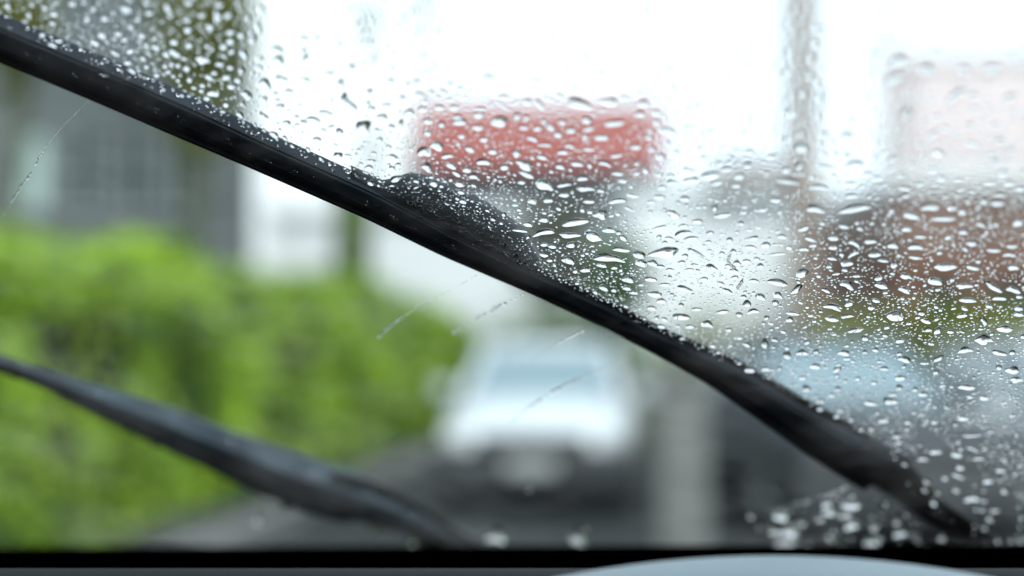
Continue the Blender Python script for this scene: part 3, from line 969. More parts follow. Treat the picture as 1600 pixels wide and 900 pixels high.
# pair stations by index, with finer steps
def paired(lo, up, n):
    out = []
    ts = np.linspace(0, len(lo) - 1, n)
    for t_ in ts:
        out.append(((np.interp(t_, range(len(lo)), [p[0] for p in lo]), np.interp(t_, range(len(lo)), [p[1] for p in lo])),
                    (np.interp(t_, range(len(up)), [p[0] for p in up]), np.interp(t_, range(len(up)), [p[1] for p in up]))))
    return out
st = paired(lower, upper, 60)
sweep('rubber_lip', st, [(0.0, 0.0), (.05, 0.0), (.16, .13), (.30, .15), (.30, .17), (.10, .15)], M['rubber'], wp, org)
sweep('blade', st, [(.055, .14), (.16, .135), (.30, .150), (.32, .163), (.58, .172), (.64, .19), (.665, .25), (.55, .42), (.15, .20)], M['blade_plastic'], wp, org, True)
sweep('spoiler', st, [(.685, .235), (.72, .26), (.84, .42), (.96, .54), (1.0, .60), (.93, .62), (.60, .45)], M['spoiler'], wp, org, True)
sweep('end_cap', st[-5:], [(.03, .10), (.2, .095), (.6, .14), (.72, .21), (.9, .40), (1.02, .58), (.95, .66), (.5, .5), (.05, .25)], M['rubber'], wp, org, True)
def wet_beads(parent, org_, st_, n, seed, lo_q=.08):
    r = random.Random(seed)
    V, F = [], []
    for _ in range(n):
        t_ = r.uniform(0, len(st_) - 1.001); i = int(t_); f = t_ - i
        L = [st_[i][0][k] * (1 - f) + st_[i + 1][0][k] * f for k in (0, 1)]
        U = [st_[i][1][k] * (1 - f) + st_[i + 1][1][k] * f for k in (0, 1)]
        q = r.uniform(lo_q, .62) if r.random() < .45 else r.uniform(.72, .97)
        wd_ = (G(*U) - G(*L)).length
        h = np.interp(q, [.06, .16, .34, .62, .70, .84, .96, 1.0], [.138, .133, .155, .18, .235, .41, .53, .59])
        c = G(L[0] + (U[0] - L[0]) * q, L[1] + (U[1] - L[1]) * q, h * wd_ * .78) - org_
        nrm = (-GN if q < .64 else (GV * .8 + GN * .1 - FW * .3).normalized())
        e1 = GU; e2 = nrm.cross(e1).normalized()
        rad = .0004 + .0011 * r.random() ** 2
        st1, st2 = r.uniform(.8, 1.6), r.uniform(.7, 1.1)
        b = len(V)
        V.append(c + nrm * rad * .6)
        for rr_, zz in ((.55, .48), (.9, .2), (1.0, -.1)):
            for k in range(9):
                a = 2 * math.pi * k / 9
                V.append(c + e1 * rad * rr_ * st1 * math.cos(a) + e2 * rad * rr_ * st2 * math.sin(a) + nrm * rad * zz)
        for k in range(9): F.append((b, b + 1 + k, b + 1 + (k + 1) % 9))
        for j in range(2):
            for k in range(9):
                F.append((b + 1 + j * 9 + k, b + 10 + j * 9 + k, b + 10 + j * 9 + (k + 1) % 9, b + 1 + j * 9 + (k + 1) % 9))
        F.append(tuple(b + 19 + k for k in range(8, -1, -1)))
    o = mesh_obj('water_beads', V, F, M['water'], parent, True)
    o['kind'] = 'stuff'
wet_beads(wp, org, st, 750, 5)
# arm: runs above the blade from the adapter to the pivot at the lower right
al = [(640, 360), (760, 415), (880, 470), (1000, 528), (1120, 600), (1240, 680), (1340, 748), (1400, 787), (1440, 813), (1483, 832), (1517, 862), (1560, 905), (1620, 980)]
au = [(690, 342), (800, 398), (905, 446), (1030, 508), (1150, 560), (1270, 627), (1365, 678), (1428, 728), (1468, 776), (1500, 800), (1545, 828), (1592, 868), (1680, 950)]
sa = paired(al, au, 40)
sweep('arm', sa, [(.10, .42), (.5, .40), (.9, .44), (1.0, .52), (.9, .62), (.3, .58), (.05, .50)], M['arm_metal'], wp, org, True)
# adapter clip that joins arm and blade
ad = []
lo2 = [(556, 330), (596, 346), (636, 362), (690, 388), (745, 412), (795, 434), (825, 446)]
up2 = [(548, 258), (600, 282), (645, 268), (700, 284), (765, 318), (820, 356), (845, 400)]
s2 = paired(lo2, up2, 26)
sweep('adapter', s2, [(.42, .22), (.60, .24), (.66, .30), (.74, .33), (.90, .50), (1.0, .62), (.92, .66), (.6, .55), (.40, .34)], M['adapter'], wp, org, True)
bm = bmesh.new()
add_bar(bm, G(742, 345, .034) - org, G(800, 372, .034) - org, .0045, .0045, 10)
bm_obj('release_tab', bm, M['adapter'], wp, True)

# second wiper, lower left
org2 = G(400, 700)
w2 = empty('windscreen_wiper', org2)
tag(w2, 'smaller blurred black wiper at the lower left, tapering up to the left edge', 'wiper', 'wipers of the car')
lower = [(-150, 521), (0, 582), (63, 605), (140, 646), (233, 690), (333, 738), (400, 771), (480, 802), (533, 817), (560, 815), (630, 835), (700, 872)]
upper = [(-140, 502), (8, 556), (75, 578), (155, 602), (252, 631), (352, 668), (425, 694), (505, 720), (556, 736), (584, 752), (665, 796), (767, 850)]
st = paired(lower, upper, 46)
sweep('rubber_lip', st, [(0.0, 0.0), (.06, 0.0), (.16, .13), (.30, .15), (.30, .17), (.10, .15)], M['rubber'], w2, org2)
sweep('blade', st, [(.05, .14), (.16, .135), (.34, .16), (.46, .19), (.54, .235), (.50, .42), (.15, .2)], M['blade_plastic'], w2, org2, True)
sweep('spoiler', st, [(.56, .22), (.60, .25), (.78, .38), (.96, .52), (1.0, .60), (.93, .62), (.52, .45)], M['blade_sheen'], w2, org2, True)
wet_beads(w2, org2, st, 60, 6)
lo2 = [(480, 790), (560, 806), (640, 832), (720, 862), (800, 905), (900, 960)]
up2 = [(520, 735), (585, 750), (660, 790), (730, 834), (815, 880), (920, 935)]
sweep('arm', paired(lo2, up2, 20), [(.15, .42), (.5, .40), (.92, .46), (1.0, .56), (.9, .64), (.3, .58), (.1, .5)], M['arm_metal'], w2, org2, True)

# ------------------------------------------------------------------ rain on the glass
WU = [(-20, 10), (38, 36), (168, 90), (300, 147), (432, 212), (596, 287), (718, 356), (828, 412), (962, 472), (1055, 522), (1150, 560), (1250, 616), (1355, 672), (1432, 714), (1600, 850)]
WL = [(-20, 90), (0, 98), (133, 153), (266, 210), (400, 267), (567, 340), (690, 400), (800, 447), (933, 507), (1020, 552), (1105, 600), (1200, 667), (1300, 737), (1350, 766), (1430, 805), (1500, 862), (1560, 925)]

def blur_at(px, py):
    """width in pixels of the lens blur at this place of the glass"""
    d = (G(px, py) - CAM).dot(FW)
    return 48.3 * abs(1 / d - 1 / .70)

def drop_geo(px, py, w_, h_, ang, seed, nseg=24, fr=(.25, .45, .62, .77, .9, 1.0), k_h=0.74, rough=1.0):
    r = random.Random(seed)
    a2, p2 = r.uniform(.0, .14) * rough, r.uniform(0, 6.28)
    a3, p3 = r.uniform(.02, .17) * rough, r.uniform(0, 6.28)
    a4, p4 = r.uniform(.0, .12) * rough, r.uniform(0, 6.28)
    a5, p5 = r.uniform(.0, .05) * rough, r.uniform(0, 6.28)
    ca, sa_ = math.cos(R(ang)), math.sin(R(ang))
    bend = max(0, r.gauss(.18, .25)) * rough * (1 if w_ > h_ * 1.4 else .3)
    b_ = blur_at(px, py)
    if nseg > 12: w_, h_ = max(.6 * w_, w_ - .35 * b_), max(.6 * h_, h_ - .35 * b_)
    c = G(px, py)
    A = G(px + 1, py) - c
    B_ = G(px, py + 1) - c
    hw, hh = w_ / 2 * 1.08, h_ / 2 * 1.08
    short = min(hw * A.length, hh * B_.length)
    tc_ = R(r.uniform(46, 68))                     # contact angle of the drop
    cs_ = math.cos(tc_) / math.sin(tc_)
    i2 = 1 / math.sin(tc_) ** 2
    H = short * (math.sqrt(i2) - cs_)
    rings = []
    for f in fr:
        z = short * (math.sqrt(i2 - f * f) - cs_)
        row = []
        for k in range(nseg):
            th = 2 * math.pi * k / nseg
            rad = 1 + f * (a2 * math.sin(2 * th + p2) + a3 * math.sin(3 * th + p3) + a4 * math.sin(4 * th + p4) + a5 * math.sin(5 * th + p5))
            x, y = hw * math.cos(th) * rad * f, hh * math.sin(th) * rad * f
            y += bend * hh * ((x / hw) ** 2 - .35 * f * f)
            dx, dy = x * ca - y * sa_, x * sa_ + y * ca
            p = A * dx + B_ * dy
            sag = 1 + .18 * f * math.sin(th)       # a little heavier towards its lower side
            row.append(p + GN * (z * sag + .00005))
        rings.append(row)
    vs = [GN * (H + .00005)]
    for row in rings: vs += row
    fs = []
    for k in range(nseg): fs.append((0, 1 + (k + 1) % nseg, 1 + k))
    for i in range(len(rings) - 1):
        for k in range(nseg):
            a = 1 + i * nseg; b = 1 + (i + 1) * nseg
            fs.append((a + k, a + (k + 1) % nseg, b + (k + 1) % nseg, b + k))
    last = 1 + (len(rings) - 1) * nseg
    base = len(vs)
    vs += [v.copy() for v in vs[last:last + nseg]]
    fs.append(tuple(base + k for k in range(nseg)))
    fs = [tuple(reversed(f)) for f in fs]
    return c, vs, fs

C1 = [(340,15,45,40),(35,25,30,30),(590,40,60,48,30),(785,35,72,42,65),(255,65,35,30),(490,85,45,38,30),(945,70,45,40),(1015,68,88,48,80),(1070,70,50,44),(885,10,40,30),(210,35,25,25),(135,65,32,48),(880,138,38,36),(985,125,52,48),(555,155,36,32),(480,165,40,30,20),(445,200,46,28,30),(665,165,30,36),(645,90,40,35),(725,180,25,20),(815,195,50,38,30),(730,222,45,33,30),(885,212,36,30),(820,247,70,40,30),(612,238,36,30),(670,272,26,26),(540,250,50,28,30),(600,292,35,28),(585,185,30,25),(950,280,70,48,10),(1080,150,50,40),(1130,165,45,40),(1080,192,36,36),(1048,218,36,30),(1085,242,30,26),(1138,250,60,40,55),(1185,185,40,48),(1030,300,45,34),(1080,315,30,28),(1130,330,36,40),(1060,360,45,40),(1000,437,62,38),(1085,405,40,28,10),(1155,445,68,36,38),(970,460,32,24),(735,350,28,22),(687,312,26,20),(790,335,26,25),(835,375,20,25),(845,352,16,16),(890,370,26,36),(950,398,26,28),(875,320,36,28),(835,305,26,26),(805,300,24,24),(775,310,26,22),(780,250,30,40),(1005,340,28,26),(910,410,25,20),(945,425,25,20),(855,445,22,20),(768,418,22,20),(1060,490,32,25),(1045,522,26,18),(1135,485,20,25),(1160,85,40,40),(1115,12,40,36),(200,160,32,28),(247,208,46,26,25),(485,348,56,28,20),(280,190,28,24),(1025,20,40,34),(700,60,34,28),(410,90,30,26),(440,40,28,26),(150,20,24,24)]
C2 = [(25,45,40,30),(100,235,78,46,25),(105,285,82,46,25),(15,275,46,34),(40,395,78,50,30),(120,370,75,34,10),(230,375,62,34,15),(15,320,36,25),(230,275,60,36,-65),(225,180,62,38,15),(285,180,48,38,20),(345,345,56,34,10),(330,105,52,30,40),(393,208,50,38,20),(450,315,36,34),(520,195,62,38),(515,150,46,44),(400,395,56,40,60),(440,490,95,30,38),(415,460,40,56),(697,85,62,22,55),(800,12,32,20),(775,140,32,20,20),(632,380,48,25,12),(640,322,32,22),(532,430,36,42,20),(685,460,32,28,20),(735,215,22,16),(1005,305,62,24,20),(1090,362,76,34,8),(980,232,26,16),(770,445,54,24,20),(880,430,48,24,28),(1160,455,46,24),(722,530,58,40,12),(590,550,66,34),(502,600,78,70,5),(392,618,42,36),(540,510,40,28),(325,530,76,28,8),(268,563,76,32,10),(145,578,48,30,12),(112,500,50,32,-15),(35,545,60,28,32),(90,440,30,22),(40,465,30,26),(155,430,42,28),(100,470,30,20),(225,575,32,24),(190,548,26,20),(285,655,42,25),(85,632,48,26,28),(385,730,52,34),(530,788,42,25,5),(540,755,42,18),(640,740,66,32,12),(658,838,58,30,-12),(835,860,42,30),(955,863,46,28,15),(565,610,20,18),(580,655,26,22),(635,595,32,25),(680,580,26,40),(620,690,30,20),(550,720,30,18),(788,712,66,48),(802,785,52,40,35),(850,685,66,44,5),(897,732,62,26,-6),(1002,700,54,32,20),(1065,760,66,34),(915,778,48,28,28),(990,798,42,24),(940,815,48,20,32),(1020,828,46,25,8),(1040,600,60,32),(955,575,66,36),(1140,572,82,54),(1045,540,56,38),(1050,512,62,25),(945,550,40,24),(930,505,42,24),(1070,655,42,24),(965,640,36,20),(870,585,32,25),(805,625,36,26),(805,570,50,25,5),(780,512,42,25),(1110,712,42,25),(1165,785,46,30),(860,505,46,24,10),(350,595,36,14,-25),(490,110,46,38)]
C3 = [(632,55,46,28,-15),(1115,228,36,24,-20),(1022,205,25,20),(1018,368,54,18,-10),(350,285,46,18),(725,290,26,15),(115,378,32,24),(375,373,52,12),(295,410,42,18),(600,436,36,18),(905,395,22,18),(870,320,26,12,45),(930,445,32,12,-25),(1120,468,42,14,5),(825,512,32,18,-15),(820,598,42,24,10),(1000,572,42,10,-8),(1165,565,46,14,-18),(1065,628,26,15),(965,647,52,12,5),(890,662,26,12),(770,715,36,22,10),(1165,645,30,15),(835,710,26,14),(895,740,36,20),(70,478,52,36),(130,490,66,20,55),(315,488,132,50,12),(455,478,86,44,6),(615,485,66,40),(525,458,36,22),(25,545,46,36),(680,530,56,36),(600,538,46,28),(680,575,50,34),(350,565,56,40,5),(480,580,112,34,-6),(235,575,42,24),(120,605,42,22),(180,598,48,28,22),(55,600,56,26,6),(275,612,46,28),(360,605,66,30,-10),(420,645,82,34),(215,632,36,32),(95,652,62,28,18),(640,645,46,32),(730,615,88,40,12),(270,685,52,28,12),(360,702,56,25,0),(580,690,56,24),(655,700,36,25),(155,680,66,24),(238,715,56,28,5),(140,738,48,22,18),(20,720,48,36,28),(490,730,66,24,-8),(695,735,46,30),(305,770,62,28,6),(435,768,66,28,18),(60,775,86,42,18),(225,782,42,25,12),(70,820,72,28,22),(45,855,36,20),(330,838,56,20,0),(245,868,72,22,-10),(495,815,62,25,6),(148,868,84,46,25),(340,885,82,30),(520,850,46,20),(625,800,36,28,50),(685,820,46,20),(740,825,46,20),(745,855,52,28,-5),(700,880,42,22),(840,845,78,30,-6),(830,798,68,28,18),(930,825,88,42,-10),(960,858,62,25,-6),(1005,795,46,22),(970,768,26,20),(1105,775,46,34,-45),(1110,712,42,25),(1065,830,46,28),(1050,870,42,22),(730,672,32,22)]
C4 = [(160,95,46,40),(125,40,52,38),(230,140,80,48),(90,245,50,44),(225,205,62,48),(105,150,40,38),(200,275,52,56),(160,440,62,44),(75,345,62,44),(195,360,62,40),(235,385,46,40),(245,460,40,34),(100,535,64,50),(265,632,62,40),(145,630,66,34),(365,638,88,46),(155,695,76,50),(85,655,40,25),(615,285,96,60),(590,370,112,52,-15),(745,330,102,62),(915,328,72,56),(1050,325,86,66),(505,258,80,46),(790,252,62,32),(880,448,120,54,-35),(965,450,62,48),(1130,460,102,44,-20),(970,515,62,38),(765,445,50,34),(790,550,62,38),(830,605,62,38),(950,590,66,38),(1070,590,76,38),(650,530,76,46,-50),(470,462,46,36),(770,630,72,40,-38),(955,675,82,38,15),(1090,660,62,38),(710,682,56,30),(795,720,78,46),(590,745,72,38,-8),(545,720,42,25),(280,785,108,32,8),(405,768,108,38,-4),(265,725,52,30),(320,725,42,25),(370,730,36,30),(150,780,52,36,-45),(85,800,42,25),(20,735,52,28),(95,852,122,32,8),(235,878,88,30),(310,825,36,20),(145,818,72,20),(470,815,52,22),(585,790,62,28,-20),(620,820,46,34),(510,835,52,20),(385,862,62,20),(640,883,66,28,12),(675,770,32,25),(770,795,52,24),(810,835,42,25),(895,840,62,24),(1060,760,72,36,25),(1100,810,46,30),(1130,858,56,34),(1050,725,52,34),(1180,885,52,30),(1010,785,52,28),(1040,855,72,24)]
C7 = [(415,105,62,48),(755,105,70,38,22),(295,142,122,36,-8),(95,42,42,34),(170,40,52,22),(150,130,48,28),(150,190,104,26,-12),(270,203,92,26),(378,208,84,42,18),(455,180,58,28,8),(245,15,52,20),(360,45,56,20),(495,42,82,28,-4),(565,18,66,24,12),(690,25,56,24,6),(650,48,46,18),(810,32,48,26),(550,80,58,14,28),(985,110,88,32,-6),(950,75,28,34,20),(870,138,52,24),(800,160,52,16,-10),(690,168,68,18,-16),(800,195,74,32,-12),(835,220,64,24,-10),(740,220,48,18,18),(715,238,26,18),(520,215,40,24,40),(715,285,132,46,-6),(510,270,86,22,4),(595,295,62,32,18),(450,310,118,38,4),(265,320,64,36,20),(278,248,48,28,-12),(605,335,58,30,18),(660,335,52,28,12),(695,350,42,18),(810,300,32,20),(795,330,36,18),(855,342,36,14),(830,365,42,14),(935,355,58,26,12),(1040,370,42,20,10),(865,285,86,16,28),(920,235,32,18),(1020,225,30,26),(1125,218,68,24,-8),(1120,260,52,20,6),(1165,85,72,28,-4),(1085,98,36,18),(1155,168,32,15),(985,200,32,12),(925,275,26,12),(1098,325,42,18),(1190,248,42,28),(1148,315,32,18,15),(345,365,54,24),(545,410,54,34,15),(650,410,58,22,4),(420,345,52,18,12),(480,355,32,18),(605,435,26,16),(715,435,52,16),(670,480,68,28,4),(810,455,70,26,18),(740,365,42,15),(900,408,36,18),(980,430,40,16,18),(1010,465,50,22,28),(1135,418,46,20,10),(1165,492,50,28,20),(1100,525,42,34,-40),(1085,492,36,18,10),(985,562,64,20,-10),(865,550,52,18),(915,620,58,34,12),(792,585,84,34,4),(833,632,46,20),(700,512,46,22),(655,545,46,18,5),(570,472,42,18),(715,598,36,18,30),(1065,575,32,24,20),(1130,560,58,24,-6),(150,295,48,20,10),(190,255,42,22),(75,152,48,22,8),(40,182,72,14,6),(15,62,32,14),(1115,835,52,25),(1060,685,52,14),(1100,715,38,24,30),(1185,710,38,46),(430,450,48,26,25)]
C8 = [(220,80,88,40,8),(405,80,142,38,-10),(165,172,56,22,-22),(65,210,46,24,5),(98,262,36,20),(168,268,46,22),(195,222,50,18,18),(305,217,52,24),(405,242,54,28,18),(480,232,62,28),(400,290,54,26,-24),(500,295,62,22,-4),(305,262,46,18),(300,312,46,18,12),(370,335,62,30,-8),(360,364,26,24),(285,352,26,14),(40,292,82,14,-4),(45,425,88,32,14),(160,380,58,42,-20),(370,435,68,34,18),(530,440,62,28,10),(520,405,44,20,-18),(540,322,52,16,5),(590,340,36,34,-30),(645,395,58,28,18),(640,460,64,26,18),(135,455,58,30,-40),(45,485,48,28,14),(585,250,56,36),(415,395,36,14),(320,385,38,11,-10),(272,462,44,18,18),(595,582,78,46,3),(305,540,84,26,12),(380,525,44,26,-20),(300,595,62,28,8),(370,582,62,20,-6),(410,648,74,24,-8),(505,510,40,18,18),(115,570,64,18,8),(100,598,36,25),(720,568,32,25),(740,605,50,24,18),(910,580,54,20,-8),(1010,605,46,28,48),(1110,642,68,34,2),(1010,692,74,46,4),(925,742,68,28,-8),(640,785,58,30,14),(618,698,42,22),(1085,755,64,26,14),(1145,835,68,34,6),(1165,880,56,30),(160,755,62,26),(355,755,58,28,6),(370,782,36,14),(220,818,52,26,5),(90,765,36,34,20),(620,872,52,24),(545,828,42,18),(800,780,52,22,-28),(735,803,42,14),(935,508,78,24),(920,442,72,26,-4),(690,258,72,34),(715,210,62,24,6),(690,308,72,20,10),(830,352,108,34,-4),(785,420,72,36,8),(960,355,62,28,14),(955,242,56,30),(915,190,52,28),(1060,275,78,20),(1130,295,62,24),(1145,255,62,24,-4),(1150,355,52,24),(1055,445,90,30,28),(1085,498,76,24),(1150,460,66,28,18),(670,112,84,38,16),(825,125,112,32,0),(760,72,92,40),(865,78,52,28),(910,95,42,24),(1075,55,72,34),(1170,145,62,38),(650,175,46,24),(1000,155,52,28,18),(1085,15,62,24),(390,20,62,24),(35,40,52,22),(355,163,50,20,14),(1175,545,46,24),(1175,575,46,22),(855,655,32,20),(795,650,44,28,-35)]
CR = [(180,20,46,38,30),(480,90,82,30,14),(575,80,72,40,8),(245,80,46,20),(245,115,32,24,10),(390,165,30,22),(485,208,30,22),(605,245,44,24),(540,172,52,24,-8),(655,180,32,20),(650,210,26,20),(725,48,48,22,5),(930,15,88,28,4),(1010,65,48,22,6),(915,162,54,24),(780,178,34,20),(585,48,42,20),(955,242,92,22,-4),(785,318,58,22),(725,352,62,28),(885,332,54,24),(960,305,66,24,20),(985,350,62,24),(890,430,70,30,24),(745,455,36,28),(740,490,32,28),(830,440,32,22),(1090,405,62,28,6),(1030,455,52,24),(955,535,52,30),(1110,495,36,28),(1065,590,36,25),(1040,628,32,28),(1020,670,28,28),(1190,620,26,30),(785,555,42,28)]
CP = [(275,558,48,36),(285,598,52,36),(390,570,62,34),(360,608,52,36),(385,660,56,40),(245,628,42,34),(65,620,62,38),(35,690,46,38),(110,690,66,44),(85,745,82,44),(255,775,56,38),(190,750,42,38),(500,665,46,36),(480,740,56,40),(615,698,52,36),(740,768,42,34),(840,765,32,34),(850,810,36,34),(815,720,32,30),(545,558,36,34),(635,610,36,34),(340,755,42,38),(525,718,32,34),(160,650,36,34)]
BIG = []
for data, ox, oy in ((C1, 0, 0), (C2, 400, 0), (C3, 800, 0), (C4, 1200, 0), (C7, 800, 300), (C8, 1200, 300), (CR, 1200, 600), (CP, 1200, 600)):
    for d in data:
        BIG.append((d[0] / 3 + ox, d[1] / 3 + oy, d[2] / 3, d[3] / 3, d[4] if len(d) > 4 else 0))
for d in ((403, 812, 15, 15, 0), (448, 790, 14, 14, 0), (243, 695, 13, 13, 0), (585, 826, 16, 15, 0), (645, 848, 16, 14, 0), (905, 838, 24, 22, 0), (775, 836, 24, 20, 0), (25, 588, 14, 14, 0), (828, 763, 8, 8, 0)):
    BIG.append(d)
BIG = [(d[0], d[1], d[2] * 1.55, d[3] * 1.55, d[4]) if d[1] > 755 else d for d in BIG]
# keep the sky drops few and remove near duplicates (crops overlap)
uniq = []
for d in sorted(BIG, key=lambda d: -d[2] * d[3]):
    if all(abs(d[0] - e[0]) > 5 or abs(d[1] - e[1]) > 5 for e in uniq):
        uniq.append(d)
BIG = uniq

def where(x, y):
    yu = interp(WU, x)[0]
    if x > 1170 and y > 740 and y > interp(WL, x)[0] - 5: return 'in the unwiped patch above the pale instrument hood'
    if y > interp(WL, x)[0]:
        return 'hanging under the lower left wiper' if x < 700 else 'on the wiped glass below the white car'
    if y > yu + 8: return 'over the upper half of the large wiper' if x < 600 else ('over the joint of the large wiper' if x < 900 else 'over the lower half of the large wiper')
    near = ', just above the wiper' if y > yu - 35 else ''
    if x < 130: return 'before the tree at the left edge' + near
    if x < 225: return 'between the two olive trees' + near
    if x < 400: return ('before the upper crown of the right olive tree' if y < 70 else 'before the lower crown of the right olive tree') + near
    if x < 520: return ('high before the pale building' if y < 100 else 'low before the pale building') + near
    if x < 650: return ('before the top right of the pale building' if y < 110 else 'before the pale building left of the red roof') + near
    if y < 160 and x < 1040: return ('before the sky above the left half of the red roof' if x < 840 else 'before the sky above the right half of the red roof') + near
    if y < 270 and x < 1040: return ('before the left third of the red roof' if x < 780 else 'before the middle of the red roof' if x < 910 else 'before the right third of the red roof') + near
    if y < 335 and x < 1040: return ('before the left half of the dark recess' if x < 850 else 'before the right half of the dark recess') + near
    if x < 930: return 'before the dark olive tree below the red roof' + near
    if x < 1060 and y < 470: return 'before the small green tree' + near
    if x < 1220 and y < 230: return 'before the sky right of the red roof' + near
    if x < 1310 and y < 240: return 'before the wooden utility pole' + near
    if x < 1300 and y < 310: return 'before the brown hipped roof' + near
    if y < 110: return 'before the sky at the upper right'
    if y < 290 and x < 1440: return 'between the utility pole and the pinkish block'
    if y < 290: return 'before the pinkish block' + (', upper part' if y < 200 else ', lower part')
    if x < 1400 and y < 470: return ('before the pale low building, left part' if x < 1140 else 'before the pale low building, middle part' if x < 1270 else 'before the pale low building, right part') + near
    if x >= 1400 and y < 380: return 'before the upper brown building' + (', at the right edge' if x > 1510 else '')
    if x >= 1400 and y < 470: return 'before the lower brown building' + (', at the right edge' if x > 1510 else '')
    if x < 1270 and y < 520: return 'before the yellow green shrub' + near
    if x >= 1270 and y < 565: return ('before the left end of the low hedge' if x < 1390 else 'before the middle of the low hedge' if x < 1500 else 'before the low hedge at the right edge') + near
    if y < 650: return ('before the windscreen of the dark car' if x < 1440 else 'between the dark and silver cars' if x < 1530 else 'before the silver car') + near
    return ('before the side of the dark car' if x < 1500 else 'before the lower right corner of the view') + near

def shape_word(w_, h_, ang):
    a = abs(ang)
    if w_ > h_ * 1.45:
        if a > 48: return 'upright oblong'
        if a > 15: return 'tilted oblong'
        return 'long flat' if w_ > h_ * 2.4 else 'wide'
    return 'upright' if h_ > w_ * 1.15 else 'round'

def trim(t):
    """at most 16 words"""
    for a, b in ((' before the right half of', ' at the right of'), (' before the sky above', ' above'), (', just above the wiper', ' near the wiper'), (' before the ', ' over ')):
        if len(t.replace('-', ' ').split()) > 16: t = t.replace(a, b)
    return t
NIND = 300
single = BIG[:NIND]
rest = BIG[NIND:]
labels = []
# rank within a place by size, so that words for size hold within that place
byplace = {}
for i, d in enumerate(single):
    byplace.setdefault(where(d[0], d[1]), []).append(i)
lab = {}
for pl, ids in byplace.items():
    ids.sort(key=lambda i: -single[i][2] * single[i][3])
    n = len(ids)
    cnt = {}
    for k, i in enumerate(ids):
        d = single[i]
        sw = shape_word(d[2], d[3], d[4])
        if n == 1: s_ = 'lone'
        elif k == 0: s_ = 'largest'
        elif k == 1 and n > 3: s_ = 'second largest'
        elif k == n - 1 and n > 2: s_ = 'smallest'
        elif k < n * .5: s_ = 'big'
        else: s_ = 'middling'
        cnt.setdefault((s_, sw), []).append(i)
    for (s_, sw), js in cnt.items():
        js.sort(key=lambda i: single[i][0])
        for q, i in enumerate(js):
            side = ''
            if len(js) == 2: side = ('left ', 'right ')[q]
            elif len(js) == 3: side = ('left ', 'middle ', 'right ')[q]
            elif len(js) > 3:
                side = 'leftmost ' if q == 0 else 'rightmost ' if q == len(js) - 1 else ('second ' if q == 1 else 'third ' if q == 2 else 'fourth ' if q == 3 else 'fifth ' if q == 4 else 'sixth ' if q == 5 else 'seventh ' if q == 6 else 'eighth ' if q == 7 else 'ninth ' if q == 8 else 'tenth ' if q == 9 else 'eleventh ')
            lab[i] = trim(' '.join(f'{side}{s_} {sw} raindrop {pl}'.split()))
for i, d in enumerate(single):
    c, vs, fs = drop_geo(d[0], d[1], d[2], d[3], d[4], 100 + i)
    o = mesh_obj('raindrop', vs, fs, M['water'], None, True, (len(fs) - 1,))
    o.location = c
    tag(o, lab[i], 'raindrop', 'raindrops beaded on the windscreen')

# fine drops: one body of spray nobody could count
def joined(name, specs, label, kind='stuff', nseg=9, fr=(.5, .85, 1.0), cat='raindrops'):
    V, F, flat = [], [], []
    org_ = G(1000, 350)
    for i, s_ in enumerate(specs):
        c, vs, fs = drop_geo(*s_, 5000 + i, nseg=nseg, fr=fr, k_h=.72, rough=.8)
        b = len(V)
        off = c - org_
        V += [v + off for v in vs]
        F += [tuple(b + k for k in f) for f in fs]
        flat.append(len(F) - 1)
    o = mesh_obj(name, V, F, M['water'], None, True, flat)
    o.location = org_
    tag(o, label, cat, None, kind)
    return o

cell = {}
def put(x, y, r):
    cell.setdefault((int(x // 24), int(y // 24)), []).append((x, y, r))
def free(x, y, r):
    cx_, cy_ = int(x // 24), int(y // 24)
    for i in (-1, 0, 1):
        for j in (-1, 0, 1):
            for (a, b, c) in cell.get((cx_ + i, cy_ + j), ()):
                if ((x - a) / 1.25) ** 2 + ((y - b) * 1.2) ** 2 < (r + c) ** 2: return False
    return True
for d in BIG: put(d[0], d[1], max(d[2] * .45, d[3] * .55))
def density(x, y):
    """how thickly the fine drops lie at this place of the glass (read off the photograph)"""
    yu = interp(WU, x)[0]
    v = .75
    if x < 420: v = .55
    elif x < 650: v = .55
    if 640 < x and y > 150: v = 1.0
    if x > 1380 and 220 < y < 620: v = 1.15
    if x > 1250 and y < 200: v = .8
    if y < 150 and 600 < x < 1220: v = .4
    if yu - 70 < y and x > 780: v = 1.25
    if x > 1400 and y > 600: v = 1.25
    return v
fine = [d for d in rest]
tries = 0
while len(fine) < 12500 and tries < 160000:
    tries += 1
    x, y = rng.uniform(-40, 1640), rng.uniform(-40, 900)
    inpatch = (x > 1140 + rng.uniform(0, 60) and y > interp(WL, x)[0] + 4 and y > 755 + max(0, (1330 - x)) * .32 and y < 870)
    if not inpatch and y > interp(WU, x)[0] + (7 if x < 1432 else -60): continue
    if rng.uniform() > density(x, y) / 1.25: continue
    u_ = rng.uniform()
    r = .85 + 1.3 * u_ ** 2 + (3.6 * rng.uniform() ** 2 if rng.uniform() < .36 else 0)
    if x < 400: r *= 1.05
    if inpatch:
        if rng.uniform() < .93: continue
        r = 1.5 + 3 * rng.uniform() ** 1.5
    if not free(x, y, r): continue
    put(x, y, r)
    tilt = (28 if x < 600 else 8 if x < 1000 else -3) + rng.normal(0, 14)
    asp = rng.uniform(1.05, 1.9)
    fine.append((x, y, 2 * r * math.sqrt(asp), 2 * r / math.sqrt(asp) * .95, tilt))
# fatter drops crowding the lower right corner
k_ = 0
while k_ < 170:
    x, y = rng.uniform(1390, 1640), rng.uniform(600, 900)
    if y > interp(WL, x)[0] - 20 and x < 1560: 
        k_ += .2; continue
    k_ += 1
    r = 2.2 + 3.6 * rng.uniform() ** 2
    if not free(x, y, r * .8): continue
    put(x, y, r)
    fine.append((x, y, 2.7 * r, 2.0 * r, rng.normal(2, 10)))
